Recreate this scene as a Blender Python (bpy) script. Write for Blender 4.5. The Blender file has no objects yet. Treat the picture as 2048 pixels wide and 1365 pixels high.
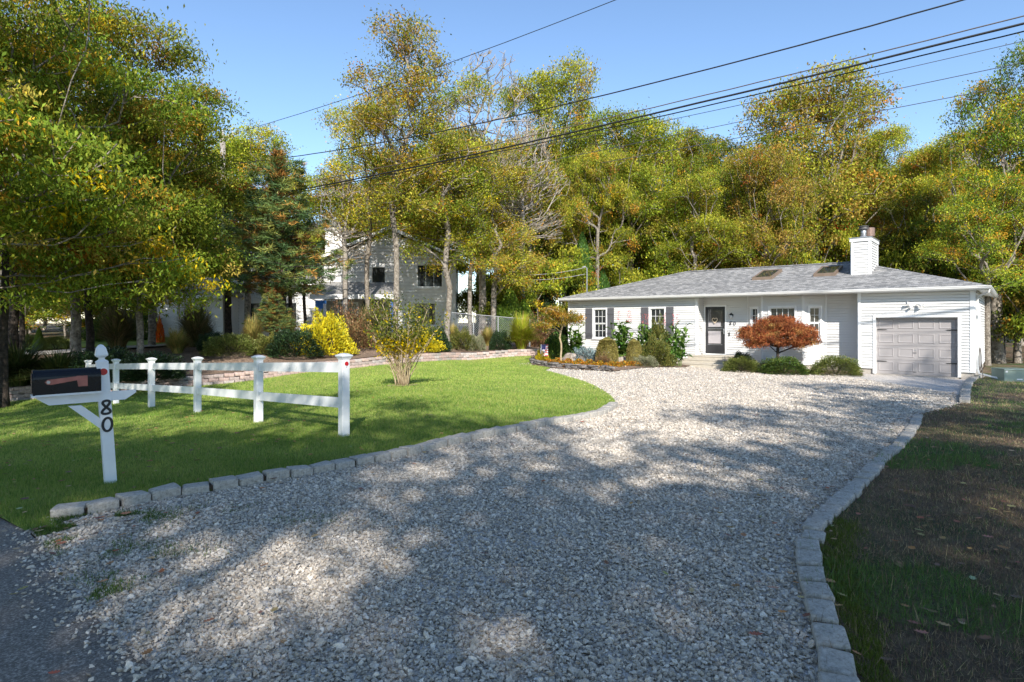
import bpy, bmesh, math, random
import numpy as np
from mathutils import Vector, Matrix, Quaternion
from mathutils.geometry import delaunay_2d_cdt

# ------------------------------------------------------------------ camera, sky, sun, exposure
SC = bpy.context.scene
COL = SC.collection
FPX, YH, CZ = 1200.0, 645.0, 1.7          # focal length in photo pixels, horizon row, eye height
cam = bpy.data.cameras.new('camera')
cam.sensor_width = 36.0
cam.lens = FPX / 2048 * 36.0
cam.shift_y = -(682.5 - YH) / 2048
cam.clip_start, cam.clip_end = 0.05, 2000
camo = bpy.data.objects.new('camera', cam)
camo.location = (0, 0, CZ)
camo.rotation_euler = (math.radians(90), 0, 0)
COL.objects.link(camo)
SC.camera = camo

SUN_EL, SUN_AZ = math.radians(34), math.radians(174.3)
SUNV = Vector((math.cos(SUN_EL) * math.sin(SUN_AZ), math.cos(SUN_EL) * math.cos(SUN_AZ), math.sin(SUN_EL)))
world = bpy.data.worlds.new('World')
SC.world = world
world.use_nodes = True
wn = world.node_tree
sky = wn.nodes.new('ShaderNodeTexSky')
sky.sky_type = 'NISHITA'
sky.sun_disc = False
sky.sun_elevation, sky.sun_rotation = SUN_EL, SUN_AZ
sky.altitude = 0
sky.air_density, sky.dust_density, sky.ozone_density = 1.05, 0.1, 3.7
bg = wn.nodes['Background']
bg.inputs['Strength'].default_value = 0.135
wn.links.new(sky.outputs[0], bg.inputs['Color'])
sl = bpy.data.lights.new('sun', 'SUN')
sl.energy, sl.angle, sl.color = 4.3, math.radians(0.53), (1.0, 0.95, 0.87)
slo = bpy.data.objects.new('sun', sl)
slo.rotation_euler = SUNV.to_track_quat('Z', 'Y').to_euler()
slo.location = (0, -10, 30)
COL.objects.link(slo)
SC.view_settings.view_transform = 'Standard'
SC.view_settings.look = 'None'
SC.view_settings.exposure = 0.80
SC.view_settings.gamma = 1
SC.view_settings.use_curve_mapping = False
SC.cycles.max_bounces = 6
SC.cycles.diffuse_bounces = 3
SC.cycles.transmission_bounces = 4
SC.cycles.transparent_max_bounces = 6

# ------------------------------------------------------------------ helpers
def tag(o, label=None, cat=None, group=None, kind=None):
    if label: o['label'] = label
    if cat: o['category'] = cat
    if group: o['group'] = group
    if kind: o['kind'] = kind
    return o

def empty(name, loc=(0, 0, 0), rz=0.0, label=None, cat=None, group=None, kind=None):
    o = bpy.data.objects.new(name, None)
    o.location = loc
    o.rotation_euler = (0, 0, rz)
    o.empty_display_size = 0.2
    COL.objects.link(o)
    return tag(o, label, cat, group, kind)

def link(name, me, parent=None, loc=None, rot=None, scale=None, mat=None):
    o = bpy.data.objects.new(name, me)
    COL.objects.link(o)
    if parent is not None: o.parent = parent
    if loc is not None: o.location = loc
    if rot is not None: o.rotation_euler = rot
    if scale is not None: o.scale = scale
    if mat is not None and not me.materials: me.materials.append(mat)
    return o

def copy_tree(o, parent=None):
    c = o.copy()
    COL.objects.link(c)
    c.parent = parent
    for ch in o.children:
        copy_tree(ch, c)
    return c

class MB:
    """collects polygons, then makes one mesh object"""
    def __init__(s):
        s.v, s.f, s.m = [], [], []
    def add(s, vs, fs, mi=0):
        n = len(s.v)
        s.v.extend([tuple(p) for p in vs])
        s.f.extend([tuple(i + n for i in f) for f in fs])
        s.m.extend([mi] * len(fs))
    def box(s, x0, x1, y0, y1, z0, z1, mi=0, M=None):
        vs = [Vector(p) for p in ((x0,y0,z0),(x1,y0,z0),(x1,y1,z0),(x0,y1,z0),(x0,y0,z1),(x1,y0,z1),(x1,y1,z1),(x0,y1,z1))]
        if M is not None: vs = [M @ p for p in vs]
        s.add(vs, [(0,3,2,1),(4,5,6,7),(0,1,5,4),(1,2,6,5),(2,3,7,6),(3,0,4,7)], mi)
    def quad(s, a, b, c, d, mi=0):
        s.add([a, b, c, d], [(0, 1, 2, 3)], mi)
    def prism(s, poly, axis, d0, d1, mi=0, M=None):
        """poly: 2D points; extruded along axis ('x','y','z') from d0 to d1"""
        def P(p, d):
            q = {'x': (d, p[0], p[1]), 'y': (p[0], d, p[1]), 'z': (p[0], p[1], d)}[axis]
            q = Vector(q)
            return M @ q if M is not None else q
        n = len(poly)
        vs = [P(p, d0) for p in poly] + [P(p, d1) for p in poly]
        fs = [tuple(range(n)), tuple(range(2 * n - 1, n - 1, -1))]
        for i in range(n):
            j = (i + 1) % n
            fs.append((i, i + n, j + n, j))
        s.add(vs, fs, mi)
    def tube(s, pts, rad, sides=6, mi=0, cap=True):
        pts = [Vector(p) for p in pts]
        n = len(pts)
        if not hasattr(rad, '__len__'): rad = [rad] * n
        rings = []
        ref = None
        for i, p in enumerate(pts):
            t = (pts[min(i + 1, n - 1)] - pts[max(i - 1, 0)])
            if t.length < 1e-9: t = Vector((0, 0, 1))
            t.normalize()
            if ref is None:
                ref = Vector((1, 0, 0)) if abs(t.x) < 0.8 else Vector((0, 1, 0))
            a = (ref - t * ref.dot(t))
            if a.length < 1e-6: a = t.orthogonal()
            a.normalize()
            ref = a
            b = t.cross(a)
            rings.append([p + (a * math.cos(k * 2 * math.pi / sides) + b * math.sin(k * 2 * math.pi / sides)) * rad[i] for k in range(sides)])
        vs = [q for r in rings for q in r]
        fs = []
        for i in range(n - 1):
            for k in range(sides):
                k2 = (k + 1) % sides
                fs.append((i*sides+k, i*sides+k2, (i+1)*sides+k2, (i+1)*sides+k))
        if cap:
            fs.append(tuple(range(sides - 1, -1, -1)))
            fs.append(tuple((n-1)*sides + k for k in range(sides)))
        s.add(vs, fs, mi)
    def lathe(s, prof, sides=16, c=(0, 0, 0), mi=0):
        s.tube([(c[0], c[1], c[2] + z + i * 1e-6) for i, (r, z) in enumerate(prof)], [max(r, 1e-4) for r, z in prof], sides, mi)
    def mesh(s, name, smooth=False, fixn=True):
        me = bpy.data.meshes.new(name)
        me.from_pydata(s.v, [], s.f)
        if any(s.m): me.polygons.foreach_set('material_index', s.m)
        if fixn:
            bm = bmesh.new(); bm.from_mesh(me)
            bmesh.ops.recalc_face_normals(bm, faces=bm.faces)
            bm.to_mesh(me); bm.free()
        if smooth:
            me.polygons.foreach_set('use_smooth', [True] * len(me.polygons))
        me.update()
        return me
    def build(s, name, mat, parent=None, smooth=False, **kw):
        me = s.mesh(name, smooth)
        for m in (mat if isinstance(mat, (list, tuple)) else [mat]):
            me.materials.append(m)
        return link(name, me, parent, **kw)

def np_mesh(name, V, F, col=None, smooth=False):
    """V (n,3) float, F (m,k) int all faces k-sided; col (n,3) per vertex"""
    me = bpy.data.meshes.new(name)
    V = np.ascontiguousarray(V, dtype=np.float32); F = np.ascontiguousarray(F, dtype=np.int32)
    n, (m, k) = len(V), F.shape
    me.vertices.add(n); me.vertices.foreach_set('co', V.ravel())
    me.loops.add(m * k); me.loops.foreach_set('vertex_index', F.ravel())
    me.polygons.add(m)
    me.polygons.foreach_set('loop_start', np.arange(0, m * k, k, dtype=np.int32))
    if smooth: me.polygons.foreach_set('use_smooth', np.ones(m, dtype=bool))
    if col is not None:
        a = me.attributes.new('col', 'FLOAT_COLOR', 'POINT')
        c = np.ones((n, 4), dtype=np.float32); c[:, :3] = col
        a.data.foreach_set('color', c.ravel())
    me.update(calc_edges=True)
    return me

# ------------------------------------------------------------------ materials
MATS = {}
def node_mat(name):
    m = bpy.data.materials.new(name)
    m.use_nodes = True
    nt = m.node_tree
    return m, nt, nt.nodes['Principled BSDF']

def N(nt, t, **kw):
    n = nt.nodes.new(t)
    for k, v in kw.items():
        if k.startswith('i_'):
            key = k[2:]
            key = int(key) if key.isdigit() else key.replace('_', ' ')
            n.inputs[key].default_value = v
        else:
            setattr(n, k, v)
    return n

def L(nt, a, b): nt.links.new(a, b)

def plain(name, c, rough=0.6, var=0.12, scale=6.0, bump=0.0, bscale=60.0, metal=0.0, spec=0.5, dirt=0.0, dcol=(0.12, 0.1, 0.07), space='Object', stretch=(1,1,1)):
    """base colour with soft noise variation, fine grain bump and optional dirt blotches"""
    if name in MATS: return MATS[name]
    m, nt, p = node_mat(name)
    tc = N(nt, 'ShaderNodeTexCoord'); mp = N(nt, 'ShaderNodeMapping'); mp.inputs['Scale'].default_value = stretch
    L(nt, tc.outputs[space], mp.inputs[0])
    no = N(nt, 'ShaderNodeTexNoise', i_Scale=scale, i_Detail=5.0, i_Roughness=0.6)
    L(nt, mp.outputs[0], no.inputs[0])
    mr = N(nt, 'ShaderNodeMapRange'); mr.inputs[1].default_value = 0.3; mr.inputs[2].default_value = 0.7
    mr.inputs[3].default_value = 1 - var; mr.inputs[4].default_value = 1 + var
    L(nt, no.outputs[0], mr.inputs[0])
    mx = N(nt, 'ShaderNodeMix', data_type='RGBA', blend_type='MULTIPLY'); mx.inputs[0].default_value = 1
    mx.inputs[6].default_value = (*c, 1)
    cv = N(nt, 'ShaderNodeCombineColor')
    for i in range(3): L(nt, mr.outputs[0], cv.inputs[i])
    L(nt, cv.outputs[0], mx.inputs[7])
    out = mx.outputs[2]
    if dirt > 0:
        n2 = N(nt, 'ShaderNodeTexNoise', i_Scale=scale * 0.45, i_Detail=7.0, i_Roughness=0.7)
        L(nt, mp.outputs[0], n2.inputs[0])
        r2 = N(nt, 'ShaderNodeMapRange'); r2.inputs[1].default_value = 0.5; r2.inputs[2].default_value = 0.75; r2.inputs[3].default_value = 0; r2.inputs[4].default_value = dirt
        L(nt, n2.outputs[0], r2.inputs[0])
        m2 = N(nt, 'ShaderNodeMix', data_type='RGBA'); L(nt, r2.outputs[0], m2.inputs[0]); L(nt, out, m2.inputs[6]); m2.inputs[7].default_value = (*dcol, 1)
        out = m2.outputs[2]
    L(nt, out, p.inputs['Base Color'])
    p.inputs['Roughness'].default_value = rough
    p.inputs['Metallic'].default_value = metal
    p.inputs['Specular IOR Level'].default_value = spec
    if bump > 0:
        nb = N(nt, 'ShaderNodeTexNoise', i_Scale=bscale, i_Detail=4.0); L(nt, mp.outputs[0], nb.inputs[0])
        b = N(nt, 'ShaderNodeBump'); b.inputs['Strength'].default_value = bump; b.inputs['Distance'].default_value = 0.02
        L(nt, nb.outputs[0], b.inputs['Height']); L(nt, b.outputs[0], p.inputs['Normal'])
    MATS[name] = m
    return m

def leaf_mat(name, trans=0.3, rough=0.45, hue=0.018, val=0.26, spec=0.35, sat=1.0):
    """colour comes from the mesh's own per-leaf 'col'; each copy shifts it a little"""
    if name in MATS: return MATS[name]
    m, nt, p = node_mat(name)
    at = N(nt, 'ShaderNodeAttribute', attribute_name='col')
    oi = N(nt, 'ShaderNodeObjectInfo')
    hs = N(nt, 'ShaderNodeHueSaturation')
    r1 = N(nt, 'ShaderNodeMapRange'); r1.inputs[3].default_value = 0.5 - hue; r1.inputs[4].default_value = 0.5 + hue
    r2 = N(nt, 'ShaderNodeMapRange'); r2.inputs[3].default_value = 1 - val; r2.inputs[4].default_value = 1 + val
    mu = N(nt, 'ShaderNodeMath', operation='MULTIPLY', i_1=7.31); fr = N(nt, 'ShaderNodeMath', operation='FRACT')
    L(nt, oi.outputs['Random'], r1.inputs[0]); L(nt, oi.outputs['Random'], mu.inputs[0]); L(nt, mu.outputs[0], fr.inputs[0]); L(nt, fr.outputs[0], r2.inputs[0])
    hs.inputs['Saturation'].default_value = sat
    L(nt, r1.outputs[0], hs.inputs['Hue']); L(nt, r2.outputs[0], hs.inputs['Value']); L(nt, at.outputs['Color'], hs.inputs['Color'])
    L(nt, hs.outputs[0], p.inputs['Base Color'])
    p.inputs['Roughness'].default_value = rough
    p.inputs['Specular IOR Level'].default_value = spec
    if trans > 0:
        tr = N(nt, 'ShaderNodeBsdfTranslucent'); h2 = N(nt, 'ShaderNodeHueSaturation'); h2.inputs['Value'].default_value = 1.3; h2.inputs['Hue'].default_value = 0.49
        L(nt, hs.outputs[0], h2.inputs['Color']); L(nt, h2.outputs[0], tr.inputs['Color'])
        ms = N(nt, 'ShaderNodeMixShader'); ms.inputs[0].default_value = trans
        L(nt, p.outputs[0], ms.inputs[1]); L(nt, tr.outputs[0], ms.inputs[2])
        L(nt, ms.outputs[0], nt.nodes['Material Output'].inputs['Surface'])
    MATS[name] = m
    return m

def ramp_mat(name, stops, tex='NOISE', scale=5.0, detail=8.0, rough=0.9, bump=0.4, bscale=40.0, bdist=0.02, space='Object', spec=0.3, rnd=0.65, extra=None):
    if name in MATS: return MATS[name]
    m, nt, p = node_mat(name)
    tc = N(nt, 'ShaderNodeTexCoord')
    if tex == 'NOISE':
        t = N(nt, 'ShaderNodeTexNoise', i_Scale=scale, i_Detail=detail, i_Roughness=rnd)
        o = t.outputs[0]
    else:
        t = N(nt, 'ShaderNodeTexVoronoi', i_Scale=scale)
        sp = N(nt, 'ShaderNodeSeparateColor'); L(nt, t.outputs['Color'], sp.inputs[0]); o = sp.outputs[0]
    L(nt, tc.outputs[space], t.inputs['Vector'])
    cr = N(nt, 'ShaderNodeValToRGB')
    e = cr.color_ramp.elements
    while len(e) < len(stops): e.new(0.5)
    for k, (pos, c) in enumerate(stops):
        e[k].position = pos; e[k].color = (*c, 1)
    L(nt, o, cr.inputs[0])
    out = cr.outputs[0]
    if extra:   # (stops, scale, mixlo, mixhi): a second colour field
        st2, sc2, lo, hi = extra
        t2 = N(nt, 'ShaderNodeTexNoise', i_Scale=sc2, i_Detail=6.0, i_Roughness=0.6); L(nt, tc.outputs[space], t2.inputs['Vector'])
        mr = N(nt, 'ShaderNodeMapRange'); mr.inputs[1].default_value = lo; mr.inputs[2].default_value = hi
        L(nt, t2.outputs[0], mr.inputs[0])
        mm = N(nt, 'ShaderNodeMix', data_type='RGBA'); L(nt, mr.outputs[0], mm.inputs[0]); L(nt, out, mm.inputs[6])
        mm.inputs[7].default_value = (*st2, 1); out = mm.outputs[2]
    L(nt, out, p.inputs['Base Color'])
    p.inputs['Roughness'].default_value = rough; p.inputs['Specular IOR Level'].default_value = spec
    if bump > 0:
        nb = N(nt, 'ShaderNodeTexNoise', i_Scale=bscale, i_Detail=6.0, i_Roughness=0.7); L(nt, tc.outputs[space], nb.inputs['Vector'])
        b = N(nt, 'ShaderNodeBump'); b.inputs['Strength'].default_value = bump; b.inputs['Distance'].default_value = bdist
        L(nt, nb.outputs[0], b.inputs['Height']); L(nt, b.outputs[0], p.inputs['Normal'])
    MATS[name] = m
    return m

VINYL = plain('white_vinyl', (0.74, 0.74, 0.73), 0.42, 0.05, 5.0, dirt=0.35, dcol=(0.50, 0.50, 0.44))
SIDING = plain('white_siding', (0.70, 0.69, 0.67), 0.45, 0.03, 2.0, dirt=0.08, dcol=(0.62, 0.60, 0.56))
TRIM = plain('white_trim', (0.82, 0.82, 0.81), 0.4, 0.03, 4.0)
GUTTER = plain('gutter_white', (0.74, 0.73, 0.71), 0.35, 0.05, 2.0, dirt=0.15, dcol=(0.45, 0.42, 0.38))
SHUT = plain('shutter_grey', (0.105, 0.105, 0.115), 0.55, 0.08, 8.0, bump=0.1)
GDOOR = plain('garage_door_taupe', (0.33, 0.305, 0.30), 0.5, 0.03, 2.0, dirt=0.08, dcol=(0.33, 0.3, 0.28))
BLACK = plain('black_iron', (0.015, 0.015, 0.016), 0.45, 0.1, 10.0)
DOORBLK = plain('storm_door_black', (0.03, 0.03, 0.033), 0.35, 0.1, 5.0)
GLASS = plain('window_glass', (0.03, 0.034, 0.036), 0.04, 0.5, 9.0, spec=0.35, stretch=(6, 6, .3))
CURTAIN = plain('pale_blind', (0.42, 0.43, 0.43), 0.8, 0.1, 3.0, stretch=(14, 14, 0.3))
CONC = plain('concrete', (0.42, 0.38, 0.33), 0.9, 0.12, 8.0, bump=0.3, dirt=0.3, dcol=(0.25, 0.22, 0.18))
STEPM = plain('step_stone', (0.5, 0.45, 0.37), 0.85, 0.1, 8.0, bump=0.2, dirt=0.25, dcol=(0.33, 0.28, 0.22))
METAL = plain('galvanised', (0.45, 0.46, 0.47), 0.4, 0.12, 12.0, metal=0.7)
RUST = plain('brown_metal', (0.22, 0.15, 0.12), 0.6, 0.25, 12.0, metal=0.3)
SKYF = plain('skylight_brown', (0.20, 0.145, 0.105), 0.5, 0.15, 6.0)
SKYG = plain('skylight_glass', (0.02, 0.03, 0.04), 0.04, 0.1, 2.0, spec=1.0)
GRANITE = ramp_mat('granite', [(0.32, (0.12, 0.11, 0.095)), (0.45, (0.34, 0.315, 0.275)), (0.6, (0.49, 0.45, 0.395)), (0.72, (0.66, 0.61, 0.54))], scale=30.0, detail=10, rough=0.85, bump=0.6, bscale=55, bdist=0.012, extra=((0.24, 0.215, 0.16), 2.2, 0.5, 0.85), rnd=0.8)
SLATE = ramp_mat('slate', [(0.3, (0.06, 0.055, 0.055)), (0.6, (0.20, 0.18, 0.17)), (0.8, (0.36, 0.33, 0.30))], scale=9, rough=0.8, bump=0.6)
ROCK = ramp_mat('rock', [(0.3, (0.16, 0.13, 0.11)), (0.55, (0.38, 0.32, 0.27)), (0.8, (0.5, 0.45, 0.40))], scale=7, rough=0.9, bump=0.7)
BARK = ramp_mat('bark_grey', [(0.32, (0.07, 0.058, 0.047)), (0.5, (0.25, 0.215, 0.175)), (0.68, (0.44, 0.39, 0.33))], scale=7, rough=0.95, bump=0.9, bscale=22, bdist=0.05)
BARKD = ramp_mat('bark_dark', [(0.35, (0.02, 0.016, 0.013)), (0.55, (0.06, 0.047, 0.038)), (0.75, (0.13, 0.10, 0.08))], scale=8, rough=0.95, bump=0.9, bscale=24, bdist=0.05)
TWIG = ramp_mat('bare_twig', [(0.35, (0.20, 0.17, 0.14)), (0.65, (0.40, 0.36, 0.31))], scale=8, rough=0.9, bump=0.4)
TAN = ramp_mat('tan_stem', [(0.35, (0.28, 0.21, 0.12)), (0.65, (0.50, 0.40, 0.26))], scale=9, rough=0.85, bump=0.4)
POLEW = ramp_mat('pole_wood', [(0.3, (0.22, 0.19, 0.165)), (0.7, (0.42, 0.38, 0.345))], scale=5, rough=0.9, bump=0.5)
LEAF = leaf_mat('leaf', 0.36, rough=0.6, spec=0.15, sat=1.04)
LEAFT = leaf_mat('leaf_thick', 0.12, rough=0.5, hue=0.006, val=0.08)
NEEDLE = leaf_mat('needle', 0.12, rough=0.55)
GRASSM = leaf_mat('grass_blade', 0.35, rough=0.5, hue=0.0, val=0.0)
LITTER = leaf_mat('dead_leaf', 0.1, rough=0.7, hue=0.0, val=0.0)

# ------------------------------------------------------------------ terrain: a smooth sheet through surveyed points
CP = np.array([
 (0,0,0),(-3,2,0),(3,2,-.02),(0,4.5,0),(-4,5.2,0),(-4.32,6.47,-.03),(-9,4,-.12),(2.1,4.4,0),(4,6.9,-.05),(-1.2,7.9,-.03),(-.05,9.6,-.06),(1.7,11.5,-.1),
 (2.3,13.2,-.13),(2.5,16,-.15),(2.34,18.5,-.15),(1.8,20.9,-.15),(1.27,22.75,-.12),(8,11.9,-.15),(10.7,14.3,-.2),(14.8,19.6,-.25),
 (15,21.6,-.25),(13.76,22.7,-.25),(11.5,24.3,-.25),(8.5,25.9,-.27),(7,24,-.2),(6,18,-.17),
 (-2.48,8.85,.03),(-4.56,10.8,-.1),(-6.81,13.0,-.25),(-8.77,14.6,-.37),(-10.76,16.3,-.51),(-12.7,18.0,-.58),
 (-3,16.1,0),(-15.7,18.4,-.72),(-12.5,19.1,-.5),(-9.8,19,-.3),(-8.4,19.5,-.2),(-6.1,22.7,0),(-3.7,24.8,.07),(-2.2,27.4,.1),(1.1,27.9,.15),
 (.85,24.9,0),(3.7,22.6,-.1),(3,31,.25),(5.5,28.6,.06),(7.5,27.4,-.12),
 (-16,21.5,.05),(-10,21.5,.3),(-6,25,.45),(-3,28,.52),(0,30,.5),(-15,30,.7),(-8,35,.95),(-4,36,.95),(0,39,.8),(-22,35,.9),(5,42,.4),(15,42,.1),(26,30,-.2),
 (30,15,-.3),(17,20.5,-.3),(20,10,-.15),(8,4,-.04),(-20,11,-.85),(-20,3,-.4),(0,-15,0),(16,-15,-.05),(-16,-15,-.25),
 (-60,70,1.2),(0,80,1.2),(60,70,.2),(-60,0,-.6),(60,0,-.5),(-45,-40,-.5),(45,-40,-.3)], dtype=float)
def _u(r2):
    return np.where(r2 > 1e-12, 0.5 * r2 * np.log(np.maximum(r2, 1e-12)), 0.0)
_P = CP[:, :2]; _n = len(_P)
_K = _u(((_P[:, None, :] - _P[None]) ** 2).sum(-1)) + np.eye(_n) * 0.15
_A = np.zeros((_n + 3, _n + 3)); _A[:_n, :_n] = _K; _A[:_n, _n] = 1; _A[:_n, _n+1:] = _P; _A[_n, :_n] = 1; _A[_n+1:, :_n] = _P.T
_W = np.linalg.solve(_A, np.concatenate([CP[:, 2], np.zeros(3)]))
def TZ(x, y):
    """terrain height at arrays x, y"""
    x = np.asarray(x, dtype=float); y = np.asarray(y, dtype=float)
    sh = x.shape; x = x.ravel(); y = y.ravel(); out = np.empty(len(x))
    for i in range(0, len(x), 40000):
        a, b = x[i:i+40000], y[i:i+40000]
        r2 = (a[:, None] - _P[:, 0]) ** 2 + (b[:, None] - _P[:, 1]) ** 2
        out[i:i+40000] = _u(r2) @ _W[:_n] + _W[_n] + _W[_n+1] * a + _W[_n+2] * b
    return out.reshape(sh)
def tz(x, y): return float(TZ(np.array([x]), np.array([y]))[0])
def ray(px, d): return ((px - 1024) / FPX * d, d)
def zrow(py, d): return CZ - (py - YH) * d / FPX
def hit(px, py, lo=2.0, hi=60.0):
    """where the sight line through a photo pixel meets the terrain"""
    k = (py - YH) / FPX
    d = np.linspace(lo, hi, 1500)
    g = CZ - k * d - TZ((px - 1024) / FPX * d, d)
    i = np.nonzero(g <= 0)[0]
    dd = d[i[0]] if len(i) else hi
    x = (px - 1024) / FPX * dd
    return (float(x), float(dd), tz(x, dd))

def inside(px, py, poly):
    """vectorised point in polygon"""
    poly = np.asarray(poly, float); n = len(poly); res = np.zeros(len(px), bool); j = n - 1
    for i in range(n):
        xi, yi, xj, yj = poly[i, 0], poly[i, 1], poly[j, 0], poly[j, 1]
        c = ((yi > py) != (yj > py)) & (px < (xj - xi) * (py - yi) / ((yj - yi) if yj != yi else 1e-9) + xi)
        res ^= c; j = i
    return res

def resample(pts, step):
    pts = np.asarray(pts, float)
    seg = np.sqrt((np.diff(pts, axis=0) ** 2).sum(1)); s = np.concatenate([[0], np.cumsum(seg)])
    n = max(2, int(round(s[-1] / step)) + 1); q = np.linspace(0, s[-1], n)
    return np.stack([np.interp(q, s, pts[:, k]) for k in range(pts.shape[1])], 1)

def smooth_line(pts, step, it=2):
    """Chaikin corner cutting, ends kept"""
    p = np.asarray(pts, float)
    for _ in range(it):
        a = p[:-1] * 0.75 + p[1:] * 0.25; b = p[:-1] * 0.25 + p[1:] * 0.75
        q = np.empty((2 * len(a), p.shape[1])); q[0::2] = a; q[1::2] = b
        p = np.vstack([p[:1], q, p[-1:]])
    return resample(p, step)

def sheet(name, poly, spacing, dz, mat, zf=None, label=None, kind='structure', holes=(), jit=0.0):
    zf = zf or TZ
    poly = [tuple(p[:2]) for p in poly]
    a = np.asarray(poly)
    xs = np.arange(a[:, 0].min(), a[:, 0].max(), spacing); ys = np.arange(a[:, 1].min(), a[:, 1].max(), spacing)
    gx, gy = np.meshgrid(xs, ys); gx = gx.ravel() + spacing * .31; gy = gy.ravel() + spacing * .17
    ok = inside(gx, gy, poly)
    pts = [Vector(p) for p in poly] + [Vector((x, y)) for x, y in zip(gx[ok], gy[ok])]
    n = len(poly)
    r = delaunay_2d_cdt(pts, [(i, (i + 1) % n) for i in range(n)], [list(range(n))], 1, 1e-4)
    V = np.array([(v.x, v.y) for v in r[0]]); z = zf(V[:, 0], V[:, 1]) + dz
    me = bpy.data.meshes.new(name)
    me.from_pydata([(x, y, q) for (x, y), q in zip(V, z)], [], [tuple(f) for f in r[2]])
    bm = bmesh.new(); bm.from_mesh(me); bmesh.ops.recalc_face_normals(bm, faces=bm.faces)
    if bm.faces and sum(f.normal.z for f in bm.faces) < 0: bmesh.ops.reverse_faces(bm, faces=bm.faces)
    bm.to_mesh(me); bm.free()
    me.polygons.foreach_set('use_smooth', [True] * len(me.polygons))
    me.materials.append(mat)
    o = link(name, me)
    tag(o, label, None, None, kind)
    return o
# ------------------------------------------------------------------ ground layout lines (world x, y)
rng = np.random.default_rng(5)
def H2(px, py): return hit(px, py)[:2]
KERB_L = smooth_line([H2(*p) for p in ((99,1037),(171,1031),(236,1016),(301,1002),(367,990),(430,982),(492,970),(550,961),(608,950),(666,941),
        (737,927),(800,914),(873,897),(964,875),(1043,861),(1090,850),(1142,842),(1200,832),(1222,822),(1232,811))], 0.265)
EDGE_L = smooth_line([H2(*p) for p in ((1232,811),(1229,801),(1222,792),(1210,783),(1176,765),(1128,751),(1105,744.5),(1091,741))], 0.25)
EDGE_TIP = [H2(1101, 736.5), H2(1084, 733), H2(1040, 730.3)]
KERB_R = smooth_line([H2(*p) for p in ((1646,1370),(1633,1283),(1617,1230),(1606,1181),(1600,1137),(1596,1110),(1602,1079),(1611,1057),(1629,1035),(1651,1017),
        (1677,995),(1700,973),(1722,951),(1748,924),(1775,902),(1801,877),(1822,850),(1828,833))], 0.275)
_d = KERB_R[0] - KERB_R[1]; _d /= np.linalg.norm(_d)
KERB_R = np.vstack([[KERB_R[0] + _d * 0.275 * k for k in (8, 7, 6, 5, 4, 3, 2, 1)], KERB_R])
KERB_R2 = smooth_line([H2(*p) for p in ((1921,806),(1923,787),(1932,765),(1945,757),(1958,753))], 0.3)
WALL_B = smooth_line([(-19.5,17.2),(-15.7,18.4),(-12.5,19.1),(-9.8,19.0),(-8.4,19.5),(-6.1,22.7),(-3.7,24.8),(-2.2,27.0),(-.4,27.8),(1.9,28.0)], 0.3, 3)
WALL_H = np.interp(WALL_B[:, 0], [-19, -15.7, -12.5, -8.4, -6.1, -3.7, 1.9], [.46, .46, .38, .32, .35, .38, .30])
ROAD_E = [(-24, 21.8), (-9.4, 9.2), (-4.6, 5.35), (-3.95, 4.9), (-3.5, 4.5), (-3.08, 4.05), (-2.7, 3.75), (-2.35, 3.42), (-1.95, 3.1), (-1.52, 2.8), (-0.9, 2.0), (0.0, 1.3), (1.7, 0.5), (3.2, -0.8), (6, -3.2), (25, -20)]

# house frame: origin at the garage door's left jamb
HO = Vector((13.76, 22.7, 0)); HU = Vector((.765, -.644, 0)); HV = Vector((.644, .765, 0)); HRZ = math.atan2(-.644, .765)
def HW(s, v): p = HO + HU * s + HV * v; return (p.x, p.y)

# ------------------------------------------------------------------ setting materials
M_GROUND = ramp_mat('woodland_floor', [(0.3, (0.035, 0.025, 0.015)), (0.48, (0.09, 0.06, 0.035)), (0.6, (0.16, 0.10, 0.05)), (0.75, (0.24, 0.17, 0.09))], scale=3.0, detail=12, bump=0.8, bscale=18, bdist=0.06, extra=((0.05, 0.08, 0.02), 0.25, 0.5, 0.7))
M_BED = ramp_mat('bark_mulch', [(0.3, (0.08, 0.055, 0.04)), (0.5, (0.22, 0.15, 0.105)), (0.7, (0.42, 0.31, 0.22))], scale=14.0, detail=10, bump=0.9, bscale=40, bdist=0.03)
M_LAWN = ramp_mat('lawn_turf', [(0.3, (0.13, 0.20, 0.03)), (0.5, (0.24, 0.33, 0.055)), (0.72, (0.36, 0.43, 0.10))], scale=1.1, detail=12, bump=1.0, bscale=70, bdist=0.03, extra=((0.34, 0.34, 0.10), 0.35, 0.45, 0.75), rnd=0.75)
M_ROUGH = ramp_mat('dry_turf', [(0.3, (0.05, 0.036, 0.025)), (0.5, (0.14, 0.10, 0.062)), (0.7, (0.30, 0.22, 0.13))], scale=3.5, detail=12, bump=1.0, bscale=60, bdist=0.03, extra=((0.05, 0.085, 0.02), 0.55, 0.45, 0.62), rnd=0.75)
M_ASPH = ramp_mat('asphalt', [(0.3, (0.08, 0.072, 0.064)), (0.48, (0.17, 0.15, 0.132)), (0.6, (0.33, 0.295, 0.26)), (0.72, (0.62, 0.57, 0.51))], scale=75, detail=6, bump=0.8, bscale=120, bdist=0.008, extra=((0.16, 0.135, 0.11), 0.9, 0.4, 0.9))

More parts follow.
